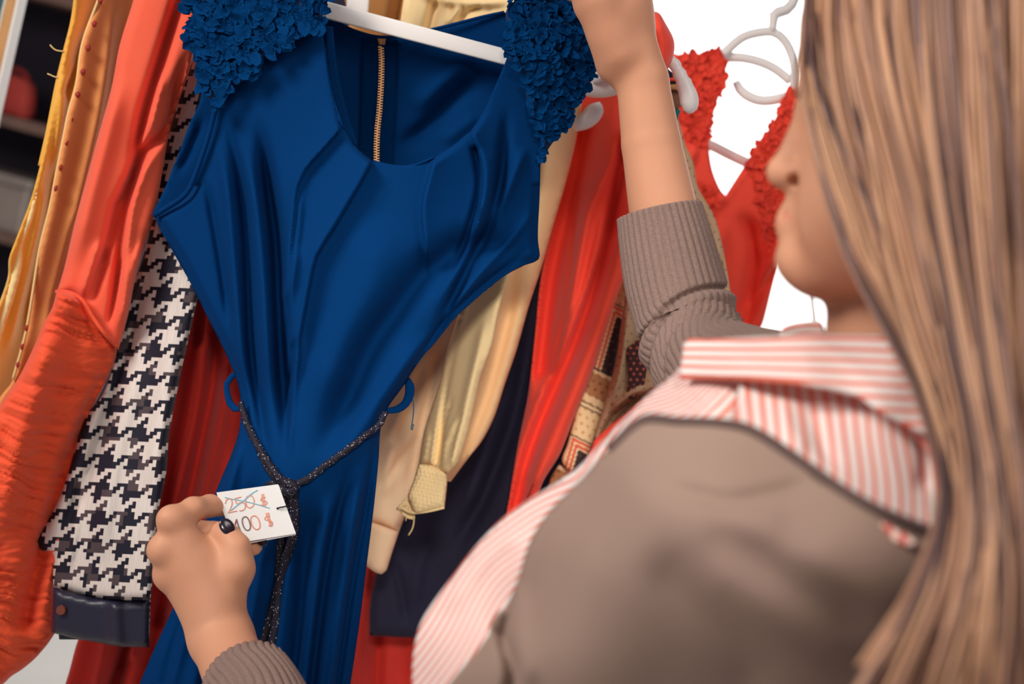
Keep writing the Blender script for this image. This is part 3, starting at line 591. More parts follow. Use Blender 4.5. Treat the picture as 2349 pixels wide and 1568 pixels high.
# ---- hangers whose tips show
def hanger_tip(name, pix, r, label, flat=0.8, grp='white plastic hangers on the rack', ribs=None):
    p = np.array(pix[0]); t = thing(name, W(*p), label, 'hanger', grp)
    tube('arm', pix, r, M['white_plastic'], t, n=16, flat=flat, step=6, rfn=ribs); return t
h1 = hanger_tip('clothes_hanger', [(1240, 120, 1.50), (1300, 172, 1.50), (1340, 192, 1.50), (1375, 198, 1.50), (1410, 194, 1.50), (1450, 178, 1.50)], [.007, .010, .012, .012, .011, .008], 'white hanger with curved end lying over the scarlet garment behind the blue lace')
tube('clip', [(1376, 188, 1.49), (1372, 170, 1.49), (1380, 150, 1.49), (1396, 130, 1.49)], [.007, .009, .009, .006], M['white_plastic'], h1, n=14, step=5)
hanger_tip('clothes_hanger', [(1270, 250, 1.55), (1310, 280, 1.545), (1332, 281, 1.545), (1352, 270, 1.545), (1364, 252, 1.545), (1362, 238, 1.545)], [.008, .0085, .009, .010, .010, .007], 'small curved white hanger tip just left of the raised forearm')
hanger_tip('clothes_hanger', [(1500, 110, 1.44), (1540, 140, 1.44), (1556, 165, 1.44), (1570, 195, 1.44), (1580, 225, 1.44), (1580, 245, 1.44), (1574, 256, 1.44)], [.006, .006, .0065, .008, .0095, .0085, .004], 'white hanger with a ribbed arm end right of the raised wrist', ribs=lambda q, a: 1+.10*math.sin(q*120)*(q < .62))

# ---- petals of the applied lace (one mesh for each sleeve: nobody could count them)
def inside(P, out):
    x, y = P[:, 0], P[:, 1]; ins = np.zeros(len(P), bool); n = len(out)
    for i in range(n):
        a, b = out[i], out[(i+1) % n]
        if a[1] == b[1]: continue
        ins ^= ((a[1] > y) != (b[1] > y)) & (x < (b[0]-a[0])*(y-a[1])/(b[1]-a[1])+a[0])
    return ins
def petals(name, poly, dfn, n, rpx, material, parent, seed, lift=.004, grow=0.0):
    rg = np.random.default_rng(seed); out = outline(poly, 6); lo, hi = out.min(0)-grow, out.max(0)+grow
    P = rg.uniform(lo, hi, (n*6, 2)); ok = inside(P, out)
    if grow: ok |= segdist(P, np.vstack([out, out[:1]]))[0] < grow
    P = P[ok][:n]; D = dfn(P); V = []; F = []
    for p, d in zip(P, D):
        r = rg.uniform(*rpx)*d/FPX; c = W(p[0], p[1], d-rg.uniform(0.0, lift)); a0 = rg.uniform(0, 6.28); tilt = rg.normal(0, .26, 2)
        ax = math.cos(a0)*CX+math.sin(a0)*CY; ay = -math.sin(a0)*CX+math.cos(a0)*CY; nz = CZ+tilt[0]*CX+tilt[1]*CY; nz /= np.linalg.norm(nz)
        ax = ax-nz*(ax@nz); ay = ay-nz*(ay@nz); k0 = len(V); V.append(c-nz*r*.25); el = rg.uniform(.7, 1.35)
        m = 9
        for ring, (rr, up) in enumerate(((.6, .05), (1.0, rg.uniform(-.05, .22)))):
            for i in range(m):
                an = i/m*2*math.pi; wob = 1+.16*math.sin(an*3+a0*5)+.12*rg.normal()
                V.append(c+(ax*math.cos(an)*el+ay*math.sin(an)/el)*r*rr*wob+nz*r*(up+.16*ring*math.sin(an*2+a0)))
        for i in range(m):
            j = (i+1) % m; F.append((k0, k0+1+i, k0+1+j)); F.append((k0+1+i, k0+1+m+i, k0+1+m+j)); F.append((k0+1+i, k0+1+m+j, k0+1+j))
    o = link(name, mesh_from(name, V, np.array(F)), material, parent); o['kind'] = 'stuff'; return o

# ---- red lace dress at the right with its hanger
M['lace_red'] = mat('red_lace', lin(236, 66, 40), 0.7, sheen=0.2, bump=(160, 0.3), noise=(40, .6), color2=lin(214, 44, 32))
t = thing('red_lace_dress', W(1700, 760, 1.95), 'orange red dress with lace shoulder straps and deep neckline at the right', 'dress')
LD = TPS([(1600, 150, 1.90), (1650, 450, 1.90), (1800, 300, 1.90), (1720, 700, 1.91)])
panel('front_panel', [(1540, 120, 1), (1570, 128), (1610, 122), (1650, 113), (1666, 150), (1655, 200), (1640, 250), (1626, 310), (1632, 380), (1650, 430), (1664, 448, 1), (1700, 392), (1742, 328), (1770, 285), (1800, 230), (1822, 205), (1880, 190, 1), (1860, 300), (1830, 450), (1800, 560), (1776, 640), (1752, 735), (1730, 800), (1740, 1000), (1760, 1600, 1), (1500, 1600, 1), (1540, 900), (1540, 500)],
      LD, M['scarlet'], t, folds=[([(1690, 480), (1740, 560), (1720, 680), (1690, 760)], 18, -.020), ([(1790, 560), (1745, 660), (1700, 740), (1680, 800)], 9, .012, 'r', 'n'), ([(1775, 620), (1725, 700), (1690, 790)], 9, -.014, 'r', 'n'),
                                  ([(1640, 480), (1690, 400), (1700, 360)], 10, .008), ([(1600, 330), (1570, 400)], 6, .006), ([(1660, 500), (1650, 600), (1680, 720)], 16, .012)], h=7, round_px=12, bulge=.004, back=.02)
STL = [(1560, 135), (1600, 124), (1650, 113), (1666, 150), (1655, 200), (1640, 250), (1626, 310), (1600, 330), (1570, 300), (1556, 220)]
STR = [(1822, 205), (1800, 230), (1770, 285), (1742, 328), (1715, 372), (1735, 420), (1745, 480), (1760, 560), (1770, 600), (1785, 570), (1805, 470), (1800, 420), (1830, 330), (1850, 240)]
ST3 = [(1600, 420), (1640, 440), (1650, 470), (1620, 500), (1590, 480)]
for k, (pl, n) in enumerate(((STL, 210), (STR, 300), (ST3, 40))):
    petals('lace_petals', pl, lambda P: LD(P)-.005, n, (6, 12), M['lace_red'], t, 50+k, .004, grow=2)
hg = thing('clothes_hanger', W(1790, -40, 1.93), 'white looped hanger that carries the orange red lace dress', 'hanger', 'white plastic hangers on the rack')
q = lambda L, d: [(1500+x/3.92, y/3.92, d) for x, y in L]
tube('loop', q([(560, 560), (660, 450), (800, 335), (960, 290), (1080, 292), (1170, 360), (1235, 480), (1270, 640), (1260, 830)], 1.915), .0066, M['white_plastic'], hg, n=14, flat=.7)
tube('cross_arm', q([(560, 500), (660, 515), (800, 520), (950, 555), (1090, 620), (1230, 730)], 1.922), .0068, M['white_plastic'], hg, n=14, flat=.7)
tube('strap_hook', q([(735, 730), (770, 800), (840, 860), (940, 900), (1060, 900), (1180, 870), (1260, 840)], 1.915), [.0056, .0068, .0072, .0072, .0072, .0068, .006], M['white_plastic'], hg, n=14, flat=.7)
tube('hook', q([(1060, 290), (1075, 200), (1080, 140), (1120, 110), (1190, 90), (1240, 40), (1270, -40), (1290, -140)], 1.915), [.006, .006, .0075, .008, .0078, .0075, .0072, .0065], M['white_plastic'], hg, n=14)
tube('lower_bar', q([(440, 1290), (520, 1310), (680, 1390), (850, 1470), (980, 1530)], 1.945), .0072, M['white_plastic'], hg, n=14, flat=.7)

FK = 1.0
# ================================================================== THE BLUE DRESS
M['blue'] = mat('blue_crepe', lin(0, 49, 100), 0.9, bump=(900, 0.10), spec=.06, noise=(700, .25), color2=lin(0, 42, 88))
M['lace_blue'] = mat('blue_lace', lin(0, 54, 104), 0.9, bump=(300, 0.3), spec=.05, noise=(60, .4), color2=lin(0, 43, 86))
M['net_blue'] = mat('blue_net', lin(3, 44, 88), 0.85, bump=(700, 0.4))
M['gold'] = mat('gold_metal', lin(236, 176, 116), 0.4, metal=0.35, spec=.6)
dress = thing('blue_dress', W(640, 1560, 1.40), 'royal blue dress with lace cap sleeves held out on a white hanger', 'dress')
FD_T = TPS([(560, 0, 1.385), (1200, 60, 1.375), (800, 300, 1.355), (1000, 380, 1.355), (420, 480, 1.385), (1220, 560, 1.385), (700, 650, 1.345), (950, 650, 1.35), (560, 920, 1.365), (700, 950, 1.335), (870, 950, 1.36), (650, 1130, 1.325), (500, 1300, 1.37), (800, 1300, 1.37), (350, 1700, 1.40), (800, 1700, 1.40), (600, 1700, 1.36)])
BF = [  # left: soft folds falling from the shoulder yoke
    ([(520, 240), (528, 300), (551, 423), (566, 551), (577, 800), (600, 960), (620, 1080)], 11, -.013, 'r', 'b'),
    ([(590, 250), (602, 326), (617, 434), (633, 551), (640, 663), (645, 800), (655, 960), (662, 1060)], 16, -.026, 'r', 'b'),
    ([(555, 300), (585, 460), (600, 620), (612, 800), (625, 960)], 14, .010, 'r', 'b'),
    ([(495, 300), (520, 430), (535, 600), (552, 800), (570, 920)], 12, .008), ([(470, 400), (500, 560), (530, 760)], 10, -.007),
    # pleats at the neckline
    ([(786, 292), (740, 345), (702, 388), (682, 434), (676, 485), (664, 600), (656, 700), (650, 820)], 26, .012, 's', 'e'),
    ([(700, 400), (690, 450), (684, 520), (672, 620), (664, 760)], 10, .006),
    ([(856, 366), (830, 415), (804, 459), (765, 525), (727, 587), (712, 650), (702, 704), (690, 770), (675, 900)], 60, .016, 's', 'e'),
    ([(640, 700), (668, 640), (690, 560)], 14, .004),
    ([(1240, 600), (1100, 560), (988, 612), (900, 720), (845, 800), (790, 930), (730, 1080)], 34, -.018, 'r', 'b'),
    ([(880, 480), (850, 640), (780, 800), (720, 960)], 60, .010), ([(990, 760), (900, 880), (800, 1020), (720, 1110)], 34, .012),
    ([(983, 640), (975, 561), (968, 470), (995, 360)], 46, .012, 's', 's'),
    ([(1100, 470), (1104, 420), (1105, 367), (1077, 301)], 30, .013, 's', 'n'), ([(1090, 345), (1100, 400), (1098, 450), (1070, 540), (1030, 640)], 8, -.010, 'r', 'e'),
    ([(1165, 230), (1150, 400), (1120, 520), (1059, 640), (990, 790), (920, 900)], 13, -.014), ([(1125, 330), (1110, 470), (1060, 600), (1000, 720)], 20, .009),
    ([(1207, 330), (1165, 434), (1110, 530)], 14, .008), ([(1238, 460), (1180, 540), (1090, 640), (1000, 760), (930, 870)], 10, .007), ([(1230, 560), (1150, 620), (1040, 720), (950, 840), (890, 930)], 9, -.008),
    ([(675, 770), (668, 850), (655, 900)], 6, -.008), ([(700, 760), (680, 850), (668, 960), (664, 1060)], 8, .006),
    # below the cord
    ([(655, 1130), (650, 1250), (620, 1420), (590, 1600)], 14, -.012, 'r', 'n'), ([(720, 1110), (700, 1260), (690, 1420), (660, 1700)], 24, -.016, 'r', 's'), ([(810, 1050), (790, 1120), (760, 1240), (735, 1400), (700, 1700)], 10, -.012, 'r', 's'),
    ([(840, 1030), (815, 1160), (780, 1400), (740, 1700)], 14, .010, 'r', 's'), ([(862, 1000), (845, 1130), (815, 1300), (770, 1600)], 8, -.010, 'r', 's'), ([(760, 1120), (730, 1300), (690, 1600)], 16, .012, 'r', 's'),
    ([(540, 1010), (525, 1120), (490, 1260), (420, 1450), (360, 1650)], 18, .010, 'r', 'n'), ([(590, 1060), (570, 1200), (520, 1400), (450, 1650)], 18, -.014, 'r', 's'), ([(500, 1150), (440, 1340), (380, 1568)], 14, -.010, 'r', 's'),
    ([(610, 1200), (580, 1400), (530, 1650)], 16, .010, 'r', 's')]
BF = [f[:2]+(f[2]*1.35,)+tuple(f[3:]) for f in BF]
def dress_d(Q): return FD_T(Q)-fold_disp(Q, BF)
FRONT = [(560, -70, 1), (742, -70, 1), (740, 60), (744, 110), (752, 170), (765, 230), (786, 292, 1), (815, 335), (857, 370, 1), (900, 380), (945, 380), (996, 361, 1), (1040, 333), (1080, 300, 1), (1110, 255), (1135, 200), (1150, 165), (1165, 125), (1185, 40), (1190, -70, 1), (1290, -70, 1), (1250, 60), (1215, 160), (1225, 260), (1240, 325), (1240, 375), (1238, 450), (1234, 540), (1238, 588), (1226, 601, 1), (1190, 614), (1140, 645), (1085, 690), (1040, 730), (995, 785), (955, 838), (925, 885), (888, 938), (873, 985), (868, 1060), (858, 1160), (842, 1290), (826, 1420), (804, 1568), (760, 1850, 1), (210, 1850, 1), (320, 1568), (380, 1430), (440, 1300), (470, 1200), (500, 1115), (535, 1030), (552, 965), (548, 890), (520, 815), (485, 745), (440, 655), (400, 580), (372, 535), (354, 497, 1), (388, 473), (415, 455), (436, 430), (461, 365), (480, 305), (496, 240), (500, 100)]
fp = panel('front_panel', FRONT, FD_T, M['blue'], dress, folds=BF, h=5.2, thick=.0016, extra=lambda V, d: -.010*(1-sm(d/26))*(V[:, 1] > 420))
tube('armhole_rim', [(496, 240, 1.372), (480, 305, 1.372), (461, 365, 1.374), (436, 430, 1.378), (415, 455, 1.382), (388, 473, 1.388), (354, 494, 1.396)], .0026, M['blue'], fp, n=8)
tube('neckline_rim', [(744, 110, 1.378), (752, 170, 1.37), (765, 230, 1.362), (786, 292, 1.354)], .0012, M['blue'], fp, n=6)
tube('neckline_rim', [(857, 370, 1.352), (900, 380, 1.353), (945, 380, 1.353), (996, 361, 1.352)], .0012, M['blue'], fp, n=6)
BK = TPS([(740, 0, 1.425), (1150, 40, 1.425), (900, 350, 1.445), (450, 400, 1.42), (1200, 500, 1.425), (700, 950, 1.42), (400, 1600, 1.46), (800, 1600, 1.46)])
BKF = [([(1130, 150), (1060, 210), (980, 290), (900, 350)], 18, -.012), ([(1090, 120), (1020, 180), (940, 260)], 20, .008), ([(400, 410), (440, 340), (470, 260)], 9, -.006), ([(1100, 260), (1010, 330)], 16, .006)]
panel('back_panel', [(470, 150, 1), (459, 230), (434, 286), (408, 357), (377, 434), (351, 487, 1), (370, 530), (440, 655), (530, 830), (560, 900), (560, 960), (505, 1115), (445, 1300), (330, 1568), (230, 1830, 1), (750, 1830, 1), (795, 1568), (850, 1160), (862, 1000), (885, 930), (995, 770), (1090, 670), (1222, 598, 1), (1230, 540), (1230, 300), (1200, 60), (1157, 28, 1), (1110, 38), (1059, 51), (998, 66), (900, 85), (830, 76), (765, 40), (745, -70, 1), (520, -70, 1)],
      BK, M['blue'], dress, folds=BKF, h=9, thick=.0016)
tube('back_neckline', [(745, -40, 1.42), (765, 40, 1.423), (830, 76, 1.424), (900, 85, 1.424), (998, 66, 1.423), (1059, 51, 1.422), (1110, 38, 1.422), (1157, 28, 1.422)], .0016, M['blue'], dress, n=6)
panel('facing', [(746, 58, 1), (764, 62, 1), (770, 130), (782, 200), (800, 270), (820, 332), (800, 320), (782, 285), (765, 230), (752, 170)], [(760, 100, 1.40), (800, 300, 1.385)], M['blue'], dress, h=7, thick=.001)
# zip
zl = lambda y: float(np.interp(y, [107, 133, 178, 217, 255, 293, 332, 370], [874, 875.6, 875, 873, 870.5, 866, 864, 864]))
M['zip_tape'] = mat('zip_tape', lin(0, 40, 82), 0.95, spec=.02, bump=(1200, 0.2))
panel('zip_tape', [(830, 86, 1), (912, 90, 1), (906, 240), (900, 400, 1), (820, 400, 1), (828, 240)], lambda V: BK(V)-fold_disp(V, BKF)-.0035, M['zip_tape'], dress, h=8, thick=.0008)
zb = bmesh.new(); y = 108.0; k = 0
while y < 372:
    for s in (-1, 1):
        yy = y+(3.0 if s > 0 else 0); x = zl(yy)+s*2.6
        p = W(x, yy, float(BK(np.array([[x, yy]]))[0])-.006)
        r = bmesh.ops.create_cube(zb, size=1.0); R = Matrix(((CX[0], CY[0], CZ[0]), (CX[1], CY[1], CZ[1]), (CX[2], CY[2], CZ[2]))).to_4x4()
        Tm = Matrix.Translation(Vector(p)) @ R @ Matrix.Diagonal((.0034, .0012, .0016, 1)); bmesh.ops.transform(zb, matrix=Tm, verts=r['verts'])
    y += 6.0
me = bpy.data.meshes.new('zip_teeth'); zb.to_mesh(me); zb.free(); zt = link('zip_teeth', me, M['gold'], dress, smooth=False); zt['kind'] = 'stuff'
sl = panel('zip_slider', [(861, 80, 1), (888, 84, 1), (886, 95), (883, 104, 1), (868, 104, 1), (865, 94)], [(870, 84, 1.431), (875, 104, 1.431)], M['gold'], dress, h=4, round_px=4, bulge=.002, back=.003)
panel('pull_tab', [(868, 92, 1), (880, 93, 1), (879, 101, 1), (869, 101, 1)], [(870, 90, 1.4275), (875, 100, 1.4275)], M['gold'], sl, h=4, round_px=3, bulge=.0008, back=.001)
panel('pull_bar', [(855, 80, 1), (866, 79, 1), (864, 88, 1), (857, 86, 1)], [(860, 80, 1.431), (860, 86, 1.431)], M['gold'], sl, h=4, round_px=3, bulge=.001, back=.001)
# lace
LL = [(440, -60), (742, -60), (739, 60), (736, 72), (693, 80), (675, 96), (630, 122), (599, 146), (578, 178), (553, 192), (525, 208), (505, 236), (496, 244), (478, 215), (462, 205), (450, 160), (446, 90), (438, 40)]
panel('lace_yoke', [(448, -70, 1), (742, -70, 1), (738, 70, 1), (693, 78), (675, 94), (630, 120), (599, 143), (578, 176), (553, 189), (525, 207), (497, 240, 1), (478, 222), (462, 200), (452, 130), (446, 40)], [(460, 0, 1.385), (700, 0, 1.374), (600, 130, 1.366), (490, 220, 1.372)], M['net_blue'], dress, h=9, round_px=40, bulge=.010, thick=.001)
petals('lace_petals', LL, TPS([(460, 0, 1.376), (700, 0, 1.365), (600, 130, 1.355), (490, 220, 1.362)]), 620, (7, 18), M['lace_blue'], dress, 3, .007)
LR = [(1185, -60), (1290, -60), (1330, 30), (1375, 95), (1385, 120), (1368, 150), (1350, 195), (1315, 250), (1305, 285), (1270, 320), (1250, 350), (1243, 374), (1238, 310), (1226, 275), (1210, 235), (1203, 180), (1172, 140), (1165, 90), (1170, 20)]
panel('lace_sleeve', [(1190, -70, 1), (1310, -70, 1), (1335, 20), (1378, 95), (1386, 118), (1372, 150), (1352, 195), (1318, 250), (1306, 285), (1272, 322), (1252, 352), (1242, 376, 1), (1238, 310), (1226, 275), (1208, 230), (1203, 180), (1172, 148), (1160, 120), (1165, 84), (1160, 28), (1180, 0)], [(1200, 0, 1.372), (1300, 100, 1.362), (1245, 350, 1.376), (1370, 120, 1.385)], M['net_blue'], dress, h=9, round_px=30, bulge=.008, thick=.001)
petals('lace_petals', LR, TPS([(1200, 0, 1.362), (1300, 100, 1.352), (1245, 350, 1.368), (1370, 120, 1.376)]), 620, (6, 15), M['lace_blue'], dress, 4, .006, grow=1)
petals('edge_petals', [(436, -40), (452, 10), (444, 60), (452, 100), (462, 190), (470, 215), (448, 150), (428, 100), (430, 40), (420, 10)], TPS([(430, 0, 1.38), (460, 200, 1.378)]), 34, (8, 15), M['lace_blue'], dress, 6, .004)
# belt loops
lo_l = [(546, 850, 1.385), (530, 866, 1.382), (520, 880, 1.38), (522, 905, 1.378), (528, 925, 1.376), (540, 938, 1.374), (556, 936, 1.366)]
tube('belt_loop', lo_l, [.0018, .003, .0028, .003, .0034, .0034, .003], M['blue'], dress, n=10, flat=.5)
tube('belt_loop', [(934, 868, 1.385), (940, 885, 1.383), (939, 905, 1.381), (930, 925, 1.379), (912, 938, 1.377), (888, 942, 1.37)], [.003, .0046, .0046, .0042, .0038, .003], M['blue'], dress, n=10, flat=.4)
M['navy_thread'] = mat('navy_thread', lin(40, 84, 110), .8)
tube('loose_thread', [(942, 904, 1.38), (947, 915, 1.38), (949, 940, 1.38), (946, 968, 1.38), (943, 984, 1.38), (946, 986, 1.38), (948, 972, 1.379)], .0006, M['navy_thread'], dress, n=5, step=5)

# ---- hanger of the blue dress
bh = thing('clothes_hanger', W(800, -60, 1.39), 'flat white hanger bar across the neckline of the blue dress', 'hanger', 'white plastic hangers on the rack')
def bar(name, A, B, half, dd, parent):
    """flat bar from pixel A to B (each with depth): half height in px, dd = depth of the bar in m"""
    (ax, ay, ad), (bx, by, bd) = A, B; n = np.array([-(by-ay), bx-ax], float); n /= np.linalg.norm(n); V = []
    for (x, y, d, hh) in ((ax, ay, ad, half[0]), (bx, by, bd, half[1])):
        for e, z in ((-1, 0), (1, 0), (1, dd), (-1, dd)): V.append(Vector(W(x+n[0]*hh*e, y+n[1]*hh*e, d+z)))
    bm = bmesh.new(); vs = [bm.verts.new(v) for v in V]
    for f in ((0, 1, 2, 3), (7, 6, 5, 4), (0, 4, 5, 1), (1, 5, 6, 2), (2, 6, 7, 3), (3, 7, 4, 0)): bm.faces.new([vs[i] for i in f])
    bmesh.ops.recalc_face_normals(bm, faces=bm.faces[:]); bmesh.ops.bevel(bm, geom=bm.edges[:], offset=.0022, segments=3, affect='EDGES', profile=.5)
    me = bpy.data.meshes.new(name); bm.to_mesh(me); bm.free(); return link(name, me, M['white_plastic'], parent)
bar('bar', (660, 0, 1.405), (1240, 152, 1.392), (20, 18), .012, bh)
bar('stem', (818, 40, 1.415), (838, -170, 1.41), (26, 24), .010, bh)
tube('hook', [(838, -160, 1.415), (850, -260, 1.42), (890, -340, 1.43), (880, -420, 1.43), (820, -450, 1.43)], .004, M['chrome'], bh, n=12)
tube('arm', [(660, 0, 1.411), (700, -60, 1.41), (780, -130, 1.41), (838, -170, 1.415), (1000, -120, 1.41), (1180, -20, 1.40), (1260, 90, 1.40), (1240, 152, 1.398)], .006, M['white_plastic'], bh, n=12)

# ---- glittering cord belt
M['cord'] = mat('black_glitter_cord', lin(26, 22, 38), 0.6, bump=(900, 0.5)); nt = M['cord'].node_tree
vor = nt.nodes.new('ShaderNodeTexVoronoi'); vor.inputs['Scale'].default_value = 900; tcn = nt.nodes.new('ShaderNodeTexCoord'); nt.links.new(tcn.outputs['Object'], vor.inputs['Vector'])
sepc = nt.nodes.new('ShaderNodeSeparateColor'); nt.links.new(vor.outputs['Color'], sepc.inputs[0]); gl = N(nt, 'MULTIPLY', N(nt, 'GREATER_THAN', sepc.outputs[0], .90), N(nt, 'LESS_THAN', vor.outputs['Distance'], .45))
nt.links.new(mixc(nt, gl, lin(26, 22, 38), lin(190, 186, 196)), nt.nodes['Principled BSDF'].inputs['Base Color'])
belt = thing('cord_belt', W(660, 1115, 1.33), 'black glittering cord belt tied around the blue dress waist', 'belt')
def on_dress(pts, lift=.005):
    P = cr([p[:2] for p in pts], 8); d = dress_d(P); k = np.ones(9)/9; d = np.convolve(np.pad(d, 4, mode='edge'), k, 'valid'); return [(x, y, e-lift) for (x, y), e in zip(P, d)]
R1 = on_dress([(552, 922), (565, 965), (580, 1000), (605, 1045), (632, 1085), (660, 1114)], .006)
tube('cord', R1, np.linspace(.0030, .0042, len(R1)), M['cord'], belt, n=10, rfn=lambda q, a: 1+.13*np.sin(a*3+q*40))
R1b = on_dress([(595, 1040), (620, 1085), (650, 1115)], .004); tube('cord_strand', R1b, .0026, M['cord'], belt, n=8)
R2 = on_dress([(885, 945), (868, 975), (835, 1000), (800, 1028), (745, 1068), (705, 1098), (664, 1116)], .006)
tube('cord', R2, np.linspace(.0030, .0034, len(R2)), M['cord'], belt, n=10, rfn=lambda q, a: 1+.13*np.sin(a*3+q*50))
tube('knot', [(648, 1104, 1.316), (662, 1108, 1.308), (676, 1116, 1.308), (668, 1126, 1.308), (654, 1124, 1.312), (650, 1112, 1.314)], .0048, M['cord'], belt, n=10, step=5)
tube('tail', on_dress([(668, 1120), (676, 1170), (672, 1230), (650, 1300), (625, 1400), (600, 1480), (590, 1600)], .005), .0046, M['cord'], belt, n=10, flat=.5)
tube('tail', on_dress([(660, 1120), (652, 1180), (640, 1260), (640, 1330), (632, 1420), (620, 1500), (618, 1600)], .005), .0042, M['cord'], belt, n=10, flat=.5)
tube('strand_end', [(634, 1112, 1.312), (624, 1108, 1.313), (614, 1109, 1.316), (612, 1116, 1.318)], .0024, M['cord'], belt, n=8, step=5)

# ---- price tag with its handwriting
M['paper'] = mat('white_paper', lin(228, 228, 226), 0.8, bump=(500, .04)); M['ink_red'] = mat('orange_crayon', lin(232, 154, 128), 0.9); M['ink_blue'] = mat('blue_crayon', lin(140, 196, 214), 0.9); M['ink_dark'] = mat('grey_crayon', lin(128, 112, 112), 0.9); M['string'] = mat('black_string', lin(30, 28, 36), .8)
TD = lambda x, y: 1.248+(x-497)*5.5e-5+(y-1130)*-2e-5
tagt = thing('price_tag', W(590, 1240, 1.25), 'white folded price tag reading 250 $ crossed out and 100 $', 'tag')
def sheet(name, c, off, th=.0006):
    V = [W(x, y, TD(x, y)+off+z) for z in (0, th) for x, y in c]
    return link(name, mesh_from(name, V, [(3, 2, 1, 0), (4, 5, 6, 7), (0, 1, 5, 4), (1, 2, 6, 5), (2, 3, 7, 6), (3, 0, 4, 7)]), M['paper'], tagt, smooth=False)
front = sheet('front_sheet', [(496.5, 1129), (638, 1110), (679, 1223), (538, 1246)], 0); sheet('back_sheet', [(504, 1131), (640, 1113), (679, 1224.5), (552, 1250)], .004)
sheet('fold', [(600, 1236), (679, 1223.5), (678, 1226), (614, 1238.5)], .002, .0012)
def stroke(pts, m, w=.00042, par=front):
    P = cr([(320+x/3.2125, 1080+y/3.2125) for x, y in pts], 2.0); C = W(P[:, 0], P[:, 1], TD(P[:, 0], P[:, 1])-.0004)
    link('pen_stroke', tube_mesh('pen_stroke', C, w, 6, .4), m, par)
IR, IB, IG = M['ink_red'], M['ink_blue'], M['ink_dark']
stroke([(632, 238), (640, 212), (660, 200), (678, 212), (682, 240), (672, 270), (655, 305)], IR); stroke([(652, 306), (680, 300), (718, 292)], IR)
stroke([(748, 190), (722, 196), (700, 202)], IR); stroke([(704, 203), (718, 240), (745, 228), (775, 240), (778, 270), (760, 288), (735, 290)], IR)
stroke([(812, 178), (788, 190), (782, 225), (795, 262), (820, 268), (842, 245), (842, 205), (825, 180), (812, 178)], IR)
stroke([(928, 192), (900, 196), (895, 215), (925, 218), (940, 232), (920, 250), (893, 245)], IR); stroke([(900, 168), (912, 258)], IR); stroke([(912, 165), (926, 265)], IR)
stroke([(628, 192), (700, 208), (780, 222), (880, 248), (958, 272)], IB, .0004); stroke([(672, 290), (720, 250), (780, 205), (838, 155)], IB, .0005); stroke([(800, 180), (870, 138)], IB, .0004)
stroke([(700, 415), (708, 380), (715, 355)], M['dark_red'], .0005); stroke([(714, 352), (728, 400), (748, 452)], IG, .0006)
stroke([(775, 335), (758, 352), (762, 395), (782, 430), (805, 434), (818, 410), (808, 365), (790, 338), (775, 335)], IG, .00055)
stroke([(838, 328), (820, 345), (826, 390), (848, 422), (872, 428), (888, 405), (880, 360), (860, 332), (838, 328)], IR, .0005)
stroke([(962, 332), (930, 336), (925, 356), (960, 362), (980, 378), (975, 396), (950, 402)], IR); stroke([(930, 308), (966, 408)], IR); stroke([(942, 304), (978, 404)], IR); stroke([(952, 306), (960, 400)], IR, .0004)
tube('string', [(637, 1165, 1.2535), (645, 1162.5, 1.254), (656, 1160.5, 1.256), (668, 1150, 1.28), (668, 1130, 1.303)], .0006, M['string'], tagt, n=6, step=4)
disc('eyelet', 636.5, 1165.5, TD(636, 1165)-.0004, .0010, .0006, M['string'], tagt, 12)

